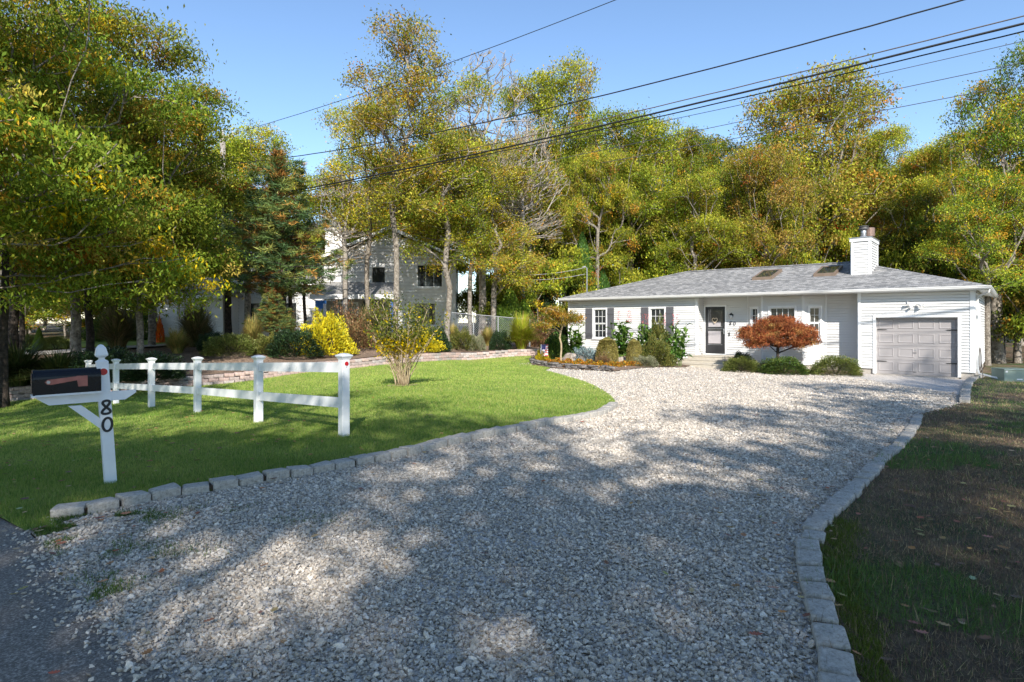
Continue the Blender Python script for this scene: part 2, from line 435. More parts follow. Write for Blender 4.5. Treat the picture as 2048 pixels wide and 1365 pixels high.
def gravel_mat():
    m, nt, p = node_mat('gravel_sheet')
    tc = N(nt, 'ShaderNodeTexCoord')
    v = N(nt, 'ShaderNodeTexVoronoi', i_Scale=34.0, i_Randomness=1.0)
    L(nt, tc.outputs['Object'], v.inputs['Vector'])
    sp = N(nt, 'ShaderNodeSeparateColor'); L(nt, v.outputs['Color'], sp.inputs[0])
    cr = N(nt, 'ShaderNodeValToRGB'); e = cr.color_ramp.elements
    for _ in range(3): e.new(0.5)
    for k, (pos, c) in enumerate(((0, (.36, .33, .295)), (.3, (.56, .515, .465)), (.6, (.68, .63, .57)), (.85, (.78, .725, .66)), (1, (.46, .38, .31)))):
        e[k].position = pos; e[k].color = (*c, 1)
    L(nt, sp.outputs[0], cr.inputs[0])
    v2 = N(nt, 'ShaderNodeTexVoronoi', i_Scale=34.0, feature='DISTANCE_TO_EDGE'); L(nt, tc.outputs['Object'], v2.inputs['Vector'])
    mr = N(nt, 'ShaderNodeMapRange'); mr.inputs[1].default_value = 0.0; mr.inputs[2].default_value = 0.16; mr.inputs[3].default_value = 0.6
    L(nt, v2.outputs[0], mr.inputs[0])
    mx = N(nt, 'ShaderNodeMix', data_type='RGBA', blend_type='MULTIPLY'); mx.inputs[0].default_value = 1
    cc = N(nt, 'ShaderNodeCombineColor')
    for i in range(3): L(nt, mr.outputs[0], cc.inputs[i])
    L(nt, cr.outputs[0], mx.inputs[6]); L(nt, cc.outputs[0], mx.inputs[7])
    n = N(nt, 'ShaderNodeTexNoise', i_Scale=0.7, i_Detail=6.0); L(nt, tc.outputs['Object'], n.inputs['Vector'])
    m3 = N(nt, 'ShaderNodeMapRange'); m3.inputs[1].default_value = .35; m3.inputs[2].default_value = .7; m3.inputs[4].default_value = .22; L(nt, n.outputs[0], m3.inputs[0])
    m2 = N(nt, 'ShaderNodeMix', data_type='RGBA'); L(nt, m3.outputs[0], m2.inputs[0]); L(nt, mx.outputs[2], m2.inputs[6]); m2.inputs[7].default_value = (.56, .49, .43, 1)
    L(nt, m2.outputs[2], p.inputs['Base Color']); p.inputs['Roughness'].default_value = .9
    b = N(nt, 'ShaderNodeBump'); b.inputs['Strength'].default_value = .9; b.inputs['Distance'].default_value = .02
    L(nt, v2.outputs[0], b.inputs['Height']); L(nt, b.outputs[0], p.inputs['Normal'])
    return m
M_GRAVEL = gravel_mat()
def stone_mat():
    m, nt, p = node_mat('gravel_stone')
    oi = N(nt, 'ShaderNodeObjectInfo')
    cr = N(nt, 'ShaderNodeValToRGB'); e = cr.color_ramp.elements
    for _ in range(4): e.new(0.5)
    for k, (pos, c) in enumerate(((0, (.24, .21, .18)), (.15, (.37, .325, .27)), (.5, (.50, .44, .37)), (.82, (.62, .55, .465)), (.94, (.74, .67, .58)), (1, (.38, .28, .19)))):
        e[k].position = pos; e[k].color = (*c, 1)
    L(nt, oi.outputs['Random'], cr.inputs[0])
    tc = N(nt, 'ShaderNodeTexCoord'); n = N(nt, 'ShaderNodeTexNoise', i_Scale=3.0, i_Detail=5.0); L(nt, tc.outputs['Object'], n.inputs['Vector'])
    mx = N(nt, 'ShaderNodeMix', data_type='RGBA', blend_type='OVERLAY'); mx.inputs[0].default_value = .45
    L(nt, cr.outputs[0], mx.inputs[6]); L(nt, n.outputs[0], mx.inputs[7])
    L(nt, mx.outputs[2], p.inputs['Base Color']); p.inputs['Roughness'].default_value = .85; p.inputs['Specular IOR Level'].default_value = .3
    return m
M_STONE = stone_mat()

# ------------------------------------------------------------------ ground sheets
def axis(a, b, fine0, fine1, st, grow=1.35):
    v = list(np.arange(fine0, fine1 + 1e-6, st)); s = st
    while v[-1] < b: s *= grow; v.append(v[-1] + s)
    s = st; w = []
    x = fine0
    while x > a: s *= grow; x -= s; w.append(x)
    return np.array(w[::-1] + v)
gx = axis(-260, 260, -24, 28, .6); gy = axis(-90, 320, -2, 42, .6)
X, Y = np.meshgrid(gx, gy)
def TZfar(x, y):
    r = np.maximum(np.abs(x) / 60, np.maximum((y - 10) / 62, (10 - y) / 50))
    z = TZ(np.clip(x, -62, 62), np.clip(y, -42, 72))
    return np.where(r > 1, z, z)
Z = TZfar(X, Y) - .05
nx, ny = len(gx), len(gy)
idx = np.arange(nx * ny).reshape(ny, nx)
F = np.stack([idx[:-1, :-1], idx[:-1, 1:], idx[1:, 1:], idx[1:, :-1]], -1).reshape(-1, 4)
me = np_mesh('ground', np.stack([X, Y, Z], -1).reshape(-1, 3), F, smooth=True); me.materials.append(M_GROUND)
tag(link('ground', me), 'brown leaf-strewn woodland floor under the trees', kind='structure')

LAWN_P = [tuple(p) for p in KERB_L] + [tuple(p) for p in EDGE_L[1:]] + EDGE_TIP[:2] + [H2(1062, 730.5), H2(1066, 720), H2(1072, 712)] + [tuple(p) for p in WALL_B[::-1][4:]] + [(-24, 21.6)] + ROAD_E[1:3] + [(-3.98, 4.9), (-3.72, 4.92)]
sheet('lawn', LAWN_P, .45, 0, M_LAWN, label='mown green front lawn with soft mowing stripes')
sheet('road', ROAD_E + [(20.7, -24.9), (1.7, -8.1), (-1.5, -5.6), (-5.8, -2.1), (-8.9, .5), (-13.7, 4.3), (-28.3, 16.9)], .9, -.012, M_ASPH, label='worn grey asphalt street at the driveway mouth')
GR_P = [tuple(p) for p in KERB_L] + [tuple(p) for p in EDGE_L[1:]] + EDGE_TIP + [H2(1030, 726.5), (1.0, 25.4), HW(-14, -2.4), HW(-7, .3), HW(-.7, .3), HW(3.1, .1)] + [tuple(p) for p in KERB_R2[::-1]] + [tuple(p) for p in KERB_R[::-1]] + [(1.7, 0.5), (0, 1.3)] + ROAD_E[10:3:-1] + [(-3.95,4.93),(-3.72,4.93)]
sheet('driveway', GR_P, .35, -.018, M_GRAVEL, label='wide pale gravel driveway curving up to the house')
RL_P = [(3.2, -.8)] + [tuple(p) for p in KERB_R] + [H2(1905, 812)] + [tuple(p) for p in KERB_R2] + [HW(3.0, 0.3), HW(3.0, 9.5), (45, 30), (45, -30), (6, -3.2)]
sheet('side_lawn', RL_P, .5, 0, M_ROUGH, label='patchy dry lawn right of the driveway kerb')

def wall_top(x, y):
    d2 = (np.asarray(x)[:, None] - WALL_B[:, 0]) ** 2 + (np.asarray(y)[:, None] - WALL_B[:, 1]) ** 2
    k = d2.argmin(1)
    return TZ(WALL_B[k, 0], WALL_B[k, 1]) + WALL_H[k]
def bed_z(x, y): return np.maximum(TZ(x, y) + .01, wall_top(x, y) - .03)
_t = np.gradient(WALL_B, axis=0); _t /= np.linalg.norm(_t, axis=1)[:, None]; WN = np.stack([-_t[:, 1], _t[:, 0]], 1)   # normal, behind the wall
BED_P = [tuple(p) for p in (WALL_B + WN * .12)] + [tuple(p) for p in resample(np.array([(5.5, 33.5), (-6, 33), (-14, 25.8), (-20.5, 24.5)]), .6)]
sheet('garden_bed', BED_P, .5, 0, M_BED, zf=bed_z, label='raised mulched bed behind the low block wall')
# bed in front of the house's left wing, and the small bed under the bay window
HB_P = [H2(1062, 728), H2(1066, 731), H2(1110, 737), H2(1150, 739.5), H2(1190, 741.5), H2(1225, 744), H2(1280, 737), H2(1330, 735), H2(1372, 735), HW(-7.1, .1), HW(-14.1, .1), (1.6, 30.6), (.9, 27.9)]
sheet('flower_bed', HB_P, .4, .02, M_BED, label='planted bed in front of the left wing of the house')
BB_P = [HW(-5.6, .9), HW(-5.75, -.55), H2(1462, 739), H2(1500, 745), H2(1540, 748), H2(1640, 749), H2(1728, 750.5), HW(-.5, .2), HW(-.5, .9)]
sheet('shrub_bed', BB_P, .4, .02, M_BED, label='narrow mulched bed below the bay window')
# paths seen in the neighbour's garden
sheet('path', [(-28, 24.6), (-21, 24.2), (-17.8, 25.2), (-16, 26.2), (-13, 28.8), (-12.2, 30.5), (-14, 31), (-17, 28), (-21, 26), (-28, 26.6)], .5, .03, plain('pale_path', (.42, .38, .34), .9, .2, 3, bump=.4), zf=lambda x, y: np.maximum(bed_z(x, y), TZ(x, y)), label="pale path winding through the neighbour's garden")
sheet('back_lawn', [(-24, 27), (-17.5, 28.2), (-14.5, 31.4), (-11, 33.4), (-3, 33.4), (-3, 35.4), (-14, 34.2), (-22, 33.5), (-30, 31)], .6, .02, M_LAWN, label="strip of the neighbour's lawn in front of the far white house")

# ------------------------------------------------------------------ stones: kerbs and low wall, every block its own object
def block_mesh(name, lx, ly, lz, rs, mat, bev=.02, jit=.008):
    r = random.Random(rs)
    bm = bmesh.new(); bmesh.ops.create_cube(bm, size=1)
    for v in bm.verts:
        v.co = Vector((v.co.x * lx + r.uniform(-jit, jit), v.co.y * ly + r.uniform(-jit, jit), (v.co.z + .5) * lz + (r.uniform(-jit, jit) if v.co.z > 0 else 0)))
    bmesh.ops.bevel(bm, geom=[e for e in bm.edges], offset=bev, segments=2, profile=.6, affect='EDGES')
    for v in bm.verts: v.co += Vector((r.uniform(-1, 1), r.uniform(-1, 1), r.uniform(-1, 1))) * jit * .35
    me = bpy.data.meshes.new(name); bm.to_mesh(me); bm.free()
    me.polygons.foreach_set('use_smooth', [True] * len(me.polygons))
    me.materials.append(mat)
    return me

def kerb(name, label, line, size, up, meshes, off=0.0, sink=.12, meshes_h=.22):
    c = line.mean(0)
    root = empty(name, (c[0], c[1], 0), label=label, kind='structure')
    for i in range(len(line) - 1):
        a, b = line[i], line[i + 1]; t = (b - a) / np.linalg.norm(b - a); n = np.array([-t[1], t[0]])
        m = (a + b) / 2 + n * off
        z = tz(*m)
        r = random.Random(i * 7 + 3)
        link('stone', meshes[i % len(meshes)], root, loc=(m[0] - c[0], m[1] - c[1], z - sink + up + r.uniform(-.012, .010)),
             rot=(r.uniform(-.05, .05), r.uniform(-.05, .05), math.atan2(t[1], t[0]) + r.uniform(-.06, .06)), scale=(np.linalg.norm(b - a) / size, 1, 1))
    m = MB(); top = up - sink + meshes_h - .035; w2 = .055
    for i in range(len(line) - 1):
        a, b = line[i], line[i + 1]; t = (b - a) / np.linalg.norm(b - a); n = np.array([-t[1], t[0]]); P = []
        for q in (a, b):
            for sgn in (-1, 1):
                e = q + n * (off + sgn * w2); P.append((e[0] - c[0], e[1] - c[1], tz(*q) + top))
        m.add([P[0], P[1], P[3], P[2], (P[0][0], P[0][1], P[0][2] - .1), (P[2][0], P[2][1], P[2][2] - .1), (P[1][0], P[1][1], P[1][2] - .1), (P[3][0], P[3][1], P[3][2] - .1)], [(0, 3, 2, 1), (0, 4, 5, 3), (1, 2, 7, 6)])
    m.build('mortar', M_MORTAR, root)
    return root
M_MORTAR = ramp_mat('kerb_mortar', [(0.35, (0.03, 0.02, 0.014)), (0.65, (0.09, 0.06, 0.042))], scale=20)
KM = [block_mesh('kerb_stone', .240, .185, .22, k, GRANITE, .018, .011) for k in range(6)]
kerb('kerb', 'granite block kerb between the front lawn and the gravel', KERB_L, .265, -.015, KM, off=.06)
kerb('kerb', 'granite block kerb along the right side of the driveway', KERB_R, .275, -.05, [block_mesh('kerb_stone', .232, .160, .22, k + 20, GRANITE, .018, .010) for k in range(6)], off=-.07, sink=.12)
kerb('kerb', 'short run of granite blocks beside the garage corner', KERB_R2, .3, -.04, [block_mesh('kerb_stone', .285, .20, .25, k + 40, GRANITE, .02, .012) for k in range(3)], off=-.08)
kerb('lawn_edging', 'low dark stone edging round the curved end of the lawn', EDGE_L, .25, -.09, [block_mesh('edging_stone', .235, .09, .14, k + 60, GRANITE, .015, .008) for k in range(4)], off=.05, meshes_h=.10)

WALLC = [ramp_mat('wall_block_%d' % k, [(0.3, tuple(q * .6 for q in c)), (0.5, c), (0.7, tuple(min(1, q * 1.35) for q in c))], scale=14, rough=.92, bump=.8, bscale=30, bdist=.02)
         for k, c in enumerate([(.40, .295, .26), (.35, .31, .29), (.45, .335, .295), (.34, .275, .25), (.42, .365, .34)])]
wc = WALL_B.mean(0)
wall = empty('block_wall', (wc[0], wc[1], 0), label='low curved retaining wall of pinkish grey concrete blocks behind the lawn', cat='wall')
WM = [[block_mesh('wall_block', .295, .2, .111, k * 5 + j, WALLC[j], .016, .009) for k in range(2)] for j in range(5)]
nb = 0
for i in range(len(WALL_B) - 1):
    for c in range(4):
        base = tz(*WALL_B[i]) - .03
        if c * .112 + .09 > WALL_H[i] + .03: continue
        sh = .5 if c % 2 else 0
        a = WALL_B[i] * (1 - sh) + WALL_B[i + 1] * sh
        b = WALL_B[i + 1] * (1 - sh) + (WALL_B[min(i + 2, len(WALL_B) - 1)]) * sh
        if np.linalg.norm(b - a) < .1: continue
        t = (b - a) / np.linalg.norm(b - a); n = np.array([-t[1], t[0]]); r = random.Random(i * 11 + c)
        m = (a + b) / 2 + n * (c * .022 + r.uniform(-.006, .006))
        o = link('block', WM[r.choice((0, 0, 1, 2, 2, 3, 4))][r.randint(0, 1)], wall, loc=(m[0] - wc[0], m[1] - wc[1], base + c * .112), rot=(0, r.uniform(-.01, .01), math.atan2(t[1], t[0]) + r.uniform(-.03, .03)), scale=(np.linalg.norm(b - a) / .3, 1, 1))
        nb += 1
mb = MB()
for i in range(len(WALL_B) - 1):
    p0, p1 = WALL_B[i] + WN[i] * .13, WALL_B[i + 1] + WN[i + 1] * .13
    z0, z1 = tz(*WALL_B[i]), tz(*WALL_B[i + 1])
    mb.quad((p0[0]-wc[0], p0[1]-wc[1], z0 - .1), (p1[0]-wc[0], p1[1]-wc[1], z1 - .1), (p1[0]-wc[0], p1[1]-wc[1], z1 + WALL_H[i+1] - .05), (p0[0]-wc[0], p0[1]-wc[1], z0 + WALL_H[i] - .05))
mb.build('backfill', M_BED, wall)
print('wall blocks', nb)

def vnoise(x, y, sc, seed=0):
    r = np.random.default_rng(seed); o = 0
    for k in range(5):
        a = r.uniform(0, 6.28); f = sc * r.uniform(.6, 1.7)
        o = o + np.sin((x * math.cos(a) + y * math.sin(a)) * f + r.uniform(0, 6.28)) * np.cos((x * math.sin(a * 1.7) - y * math.cos(a * 1.3)) * f * .8)
    return o / 3.0
# ------------------------------------------------------------------ loose gravel stones, thinning with distance
def gravel():
    r = np.random.default_rng(11)
    P = []
    gp = np.asarray(GR_P)
    for (d0, d1, dens) in ((1.9, 4.5, 3900), (4.5, 7, 3200), (7, 9.5, 2200), (9.5, 12, 1250), (12, 15, 700), (15, 18, 460), (18, 21, 360), (21, 26, 250)):
        x0, x1 = -4.5, 12
        n = int(dens * (x1 - x0) * (d1 - d0))
        x = r.uniform(x0, x1, n); y = r.uniform(d0, d1, n)
        k = np.abs(x) < y * .88 + .4
        x, y = x[k], y[k]
        # ragged edge onto the asphalt
        ex, ey = x + r.normal(0, .11, len(x)), y + r.normal(0, .11, len(x))
        k = inside(ex, ey, gp)
        P.append(np.stack([x[k], y[k]], 1))
    P = np.vstack(P)
    keep = ~inside(P[:, 0], P[:, 1], np.vstack([KERB_R[:, :2] + 0, (KERB_R[::-1] + [.25, -.1])]))
    P = P[keep]
    th = vnoise(P[:, 0], P[:, 1], 1.7, 33) + .6 * vnoise(P[:, 0], P[:, 1], 6, 34)
    # two worn wheel tracks running up to the garage
    tk = smooth_line([(-.3, 2.0), (.6, 5), (2.2, 9), (5, 13.5), (9.5, 18), (14.3, 21.5)], .3)
    dd = np.sqrt(((P[:, None, :] - tk[None, ::2, :]) ** 2).sum(-1)).min(1) if len(P) < 400000 else None
    th = th + .9 * np.exp(-((dd - .78) / .22) ** 2)
    P = P[r.random(len(P)) > np.clip((th - .35) * .5, 0, .32)]
    n = len(P)
    z = TZ(P[:, 0], P[:, 1]) - .018 + r.uniform(.002, .016, n)
    V = np.stack([P[:, 0], P[:, 1], z], 1)
    me = bpy.data.meshes.new('gravel'); me.vertices.add(n); me.vertices.foreach_set('co', V.astype(np.float32).ravel())
    far = np.clip((P[:, 1] - 5) / 8, 0, 1)
    s = r.lognormal(math.log(.0082), .34, n)[:, None] * np.array([1.15, .95, .62]) * r.uniform(.8, 1.2, (n, 3)) * (1 + .55 * far[:, None])
    a = me.attributes.new('scl', 'FLOAT_VECTOR', 'POINT'); a.data.foreach_set('vector', s.astype(np.float32).ravel())
    rot = np.stack([r.normal(0, .5, n), r.normal(0, .5, n), r.uniform(0, 6.28, n)], 1)
    a = me.attributes.new('rot', 'FLOAT_VECTOR', 'POINT'); a.data.foreach_set('vector', rot.astype(np.float32).ravel())
    a = me.attributes.new('pick', 'INT', 'POINT'); a.data.foreach_set('value', r.integers(0, 5, n).astype(np.int32))
    o = link('gravel', me); tag(o, 'loose pale grey and white crushed stones covering the driveway', kind='stuff')
    ng = bpy.data.node_groups.new('gravel_nodes', 'GeometryNodeTree')
    ng.interface.new_socket('Geometry', in_out='INPUT', socket_type='NodeSocketGeometry')
    ng.interface.new_socket('Geometry', in_out='OUTPUT', socket_type='NodeSocketGeometry')
    gi, go = ng.nodes.new('NodeGroupInput'), ng.nodes.new('NodeGroupOutput')
    gtoi = ng.nodes.new('GeometryNodeGeometryToInstance')
    for k in range(5):
        ico = ng.nodes.new('GeometryNodeMeshIcoSphere'); ico.inputs['Radius'].default_value = 1; ico.inputs['Subdivisions'].default_value = 2
        sp = ng.nodes.new('GeometryNodeSetPosition'); pos = ng.nodes.new('GeometryNodeInputPosition')
        no = ng.nodes.new('ShaderNodeTexNoise'); no.inputs['Scale'].default_value = .75; no.inputs['Detail'].default_value = 1
        ad = ng.nodes.new('ShaderNodeVectorMath'); ad.operation = 'ADD'; ad.inputs[1].default_value = (k * 5.3, k * 3.1, 0)
        sb = ng.nodes.new('ShaderNodeVectorMath'); sb.operation = 'SUBTRACT'; sb.inputs[1].default_value = (.5, .5, .5)
        sc = ng.nodes.new('ShaderNodeVectorMath'); sc.operation = 'SCALE'; sc.inputs['Scale'].default_value = 2.3
        ng.links.new(pos.outputs[0], ad.inputs[0]); ng.links.new(ad.outputs[0], no.inputs['Vector']); ng.links.new(no.outputs['Color'], sb.inputs[0]); ng.links.new(sb.outputs[0], sc.inputs[0])
        ng.links.new(ico.outputs[0], sp.inputs[0]); ng.links.new(sc.outputs[0], sp.inputs['Offset'])
        sm = ng.nodes.new('GeometryNodeSetMaterial'); sm.inputs['Material'].default_value = M_STONE
        ng.links.new(sp.outputs[0], sm.inputs[0]); ng.links.new(sm.outputs[0], gtoi.inputs[0])
    iop = ng.nodes.new('GeometryNodeInstanceOnPoints')
    def attr(n, t):
        a = ng.nodes.new('GeometryNodeInputNamedAttribute'); a.data_type = t; a.inputs[0].default_value = n
        return [q for q in a.outputs if q.enabled][0]
    iop.inputs['Pick Instance'].default_value = True
    ng.links.new(gi.outputs[0], iop.inputs['Points']); ng.links.new(gtoi.outputs[0], iop.inputs['Instance'])
    ng.links.new(attr('scl', 'FLOAT_VECTOR'), iop.inputs['Scale']); ng.links.new(attr('rot', 'FLOAT_VECTOR'), iop.inputs['Rotation'])
    ng.links.new(attr('pick', 'INT'), iop.inputs['Instance Index'])
    ng.links.new(iop.outputs[0], go.inputs[0])
    md = o.modifiers.new('gravel', 'NODES'); md.node_group = ng
    print('stones', n)
gravel()

# ------------------------------------------------------------------ grass blades
def blades(name, label, pts, h, w, col, lean=.35, z0=0.0, seed=3):
    r = np.random.default_rng(seed)
    n = len(pts)
    z = TZ(pts[:, 0], pts[:, 1]) + z0
    a = r.uniform(0, 2 * np.pi, n); la = r.uniform(0, 2 * np.pi, n); ll = np.abs(r.normal(0, lean, n))
    hh = h * r.uniform(.55, 1.3, n)
    B = np.stack([pts[:, 0], pts[:, 1], z], 1)
    S = np.stack([np.cos(a), np.sin(a), np.zeros(n)], 1) * (w * .5)[:, None]
    T = np.stack([np.cos(la) * ll * hh, np.sin(la) * ll * hh, hh * np.sqrt(np.maximum(.15, 1 - ll ** 2))], 1)
    V = np.stack([B - S, B + S, B + T], 1).reshape(-1, 3)
    F = np.arange(3 * n).reshape(-1, 3)
    me = np_mesh(name, V, F, np.repeat(col, 3, 0)); me.materials.append(GRASSM)
    return tag(link(name, me), label, kind='stuff')
def scatter(poly, rings, seed, xlim=.9):
    r = np.random.default_rng(seed); P = []
    poly = np.asarray(poly)
    for d0, d1, dens in rings:
        x0, x1 = max(poly[:, 0].min(), -d1 * xlim - 1), min(poly[:, 0].max(), d1 * xlim + 1)
        if x1 <= x0: continue
        n = int(dens * (x1 - x0) * (d1 - d0)); x = r.uniform(x0, x1, n); y = r.uniform(d0, d1, n)
        k = inside(x, y, poly) & (np.abs(x) < y * xlim + .6)
        P.append(np.stack([x[k], y[k]], 1))
    return np.vstack(P)
def lawn_grass():
    P = scatter(LAWN_P, ((4.5, 7.5, 8000), (7.5, 10.5, 5200), (10.5, 15, 2200), (15, 29, 700)), 21)
    r = np.random.default_rng(22); n = len(P)
    s = vnoise(P[:, 0], P[:, 1], 1.3, 4); q = vnoise(P[:, 0], P[:, 1], 5, 9)
    # mowing stripes run along the kerb
    st = np.sin((P[:, 0] * .35 + P[:, 1] * .94) * 5.2) * .5
    base = np.array([.16, .265, .035]); ye = np.array([.40, .45, .11]); dk = np.array([.08, .18, .025]); br = np.array([.42, .35, .16])
    t = np.clip(.5 + .28 * s + .24 * st + r.normal(0, .22, n), 0, 1)[:, None]
    c = base * (1 - t) + ye * t
    u = (r.random(n) < .25 + .1 * q)[:, None]; c = np.where(u, dk, c)
    u = (r.random(n) < .06)[:, None]; c = np.where(u, br, c)
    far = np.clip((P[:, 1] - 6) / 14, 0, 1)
    blades('grass', 'short mown grass of the front lawn', P, .045 + 0 * far, .0045 + .010 * far, c * (.9 + .4 * far[:, None]), .5, seed=5)  # far blades paler: the sunlit part's brightness is put into their colour
    print('lawn blades', n)
def side_grass():
    P = scatter(RL_P, ((1.2, 4.5, 7000), (4.5, 8, 4200), (8, 13, 1500), (13, 22, 500)), 31, .98)
    r = np.random.default_rng(32); n = len(P)
    g = vnoise(P[:, 0], P[:, 1], 1.0, 14) + .35 * vnoise(P[:, 0], P[:, 1], 4, 15)
    dk = np.sqrt(((P[:, None, ::1] - KERB_R[None, :, :]) ** 2).sum(-1)).min(1) if n < 1 else None
    green = g > .12
    dry = np.array([.26, .18, .11]); dr2 = np.array([.12, .085, .06]); gr = np.array([.095, .17, .035]); straw = np.array([.48, .38, .2])
    u = r.random(n)
    c = np.where((u < .45)[:, None], dry, np.where((u < .8)[:, None], dr2, np.where((u < .9)[:, None], straw, gr)))
    c = np.where((green & (r.random(n) < .75))[:, None], gr * r.uniform(.7, 1.5, (n, 1)), c)
    c = np.where(((P[:, 1] > 11) & (g > .1))[:, None], np.where((r.random(n) < .5)[:, None], straw, gr * 1.5), c)
    h = np.where(green, .055, .035) * np.where(r.random(n) < .08, 2.2, 1.0)
    far = np.clip((P[:, 1] - 4) / 12, 0, 1)
    blades('grass', 'thin dry grass and weeds right of the kerb', P, h, .004 + .009 * far, c, .95, seed=6)
    # moss and bright grass tucked against the kerb
    k = KERB_R[(KERB_R[:, 1] > 2.2) & (KERB_R[:, 1] < 5.2)]
    m = 15000; j = r.integers(0, len(k), m)
    Q = k[j] + np.stack([np.abs(r.normal(0, .09, m)) + .2, r.normal(0, .13, m)], 1)
    Q = Q[vnoise(Q[:, 0], Q[:, 1], 4, 3) > -.35]
    m = len(Q)
    blades('moss', 'bright moss and short grass tucked against the right kerb', Q, .03, .005 + 0 * Q[:, 0], np.array([.12, .16, .02]) * r.uniform(.6, 1.4, (m, 1)), .6, seed=8)
    print('side blades', n)
lawn_grass(); side_grass()

# grass and moss creeping over the gravel at the driveway mouth
def creep():
    r = np.random.default_rng(41); P = []
    for (px, py, sx, sy, n) in ((150,1050,.30,.14,5000),(110,1065,.22,.16,4200),(240,1035,.28,.07,2500),(180,1100,.25,.12,1200),(330,1110,.2,.1,500),(250,1150,.2,.1,600),(205,1190,.12,.08,900),(620,1040,.25,.1,250),(430,1020,.3,.1,400)):
        x, y, _ = hit(px, py); P.append(np.stack([r.normal(x, sx, n), r.normal(y, sy, n)], 1))
    P = np.vstack(P); P = P[inside(P[:, 0], P[:, 1], GR_P)]; n = len(P)
    P = P[vnoise(P[:, 0], P[:, 1], 7, 2) > -.1]; n = len(P)
    blades('weeds', 'weeds and grass creeping over the gravel at the driveway mouth', P, .03, .005 + 0 * P[:, 0], np.array([.09, .15, .025]) * r.uniform(.5, 1.5, (n, 1)), .7, seed=9, z0=.0)
creep()

# ------------------------------------------------------------------ fallen leaves
def lobed_leaf(nl=7):
    o = []
    for k in range(nl * 2 + 1):
        t = k / (nl * 2); a = t * math.pi
        w = math.sin(a) * .42 * (1 if k % 2 else .5)
        o.append((t, w))
    return o
def fallen(name, label, areas, seed, size=.075, mat=None):
    r = random.Random(seed); V, Fc, C = [], [], []
    prof = [(0, .02), (.15, .10), (.25, .26), (.35, .13), (.48, .33), (.6, .16), (.74, .28), (.85, .10), (1, .0)]
    pal = [(.30, .16, .07), (.38, .25, .12), (.24, .13, .07), (.42, .32, .18), (.20, .12, .07), (.44, .28, .10), (.34, .15, .07)]
    F = []
    for (cx, cy, sx, sy, n, zf) in areas:
        for _ in range(n):
            x, y = r.gauss(cx, sx), r.gauss(cy, sy)
            if y < 1.5: continue
            s = size * r.uniform(.6, 1.3); a = r.uniform(0, 6.28); curl = r.uniform(.1, .55); tilt = r.uniform(-.5, .5)
            c = [q * r.uniform(.7, 1.2) for q in r.choice(pal)]
            z = (zf(x, y) if zf else tz(x, y)) + (.05 if (x < -1 and inside(np.array([x]), np.array([y]), LAWN_P)[0]) else .025)
            b = len(V); Mx = Matrix.Rotation(a, 3, 'Z') @ Matrix.Rotation(tilt * .5, 3, 'X')
            for t, w in prof:
                zz = curl * (t - .5) ** 2
                for sgn in (1, 0, -1):
                    p = Mx @ Vector(((t - .5), w * sgn, zz + abs(sgn) * w * curl * .8)) * s
                    V.append((x + p.x, y + p.y, z + p.z)); C.append(c)
            for k in range(len(prof) - 1):
                for q in (0, 1):
                    i = b + k * 3 + q; F.append((i, i + 3, i + 4, i + 1))
    me = np_mesh(name, np.array(V), np.array(F), np.array(C)); me.materials.append(LITTER)
    tag(link(name, me), label, kind='stuff')
fallen('fallen_leaves', 'brown oak leaves scattered over lawn, gravel and street', [
    (-5.5, 7.0, 2.0, 1.2, 60, None), (-7, 11, 3, 2.0, 45, None), (-3.7, 4.9, .5, .3, 40, None), (-2.9, 4.1, .35, .35, 12, None), (-2, 3.3, .5, .4, 7, None), (0, 5, 1.8, 1.8, 22, None), (2, 8, 3, 3, 18, None),
    (3.6, 4.2, 1.3, 1.4, 130, None), (6.5, 7.5, 1.8, 2.0, 130, None), (11, 12, 2.5, 2.5, 50, None), (-1, 16, 3, 4, 25, None), (-6, 8, 2.5, 1.2, 110, None), (-5, 13, 4, 3, 90, None), (-2, 20, 4, 3, 60, None), (-7, 9, 3, 2.5, 90, None), (3.0, 3.2, .8, .7, 50, None), (5, 5.5, 1.6, 1.6, 90, None)], 4, .066)
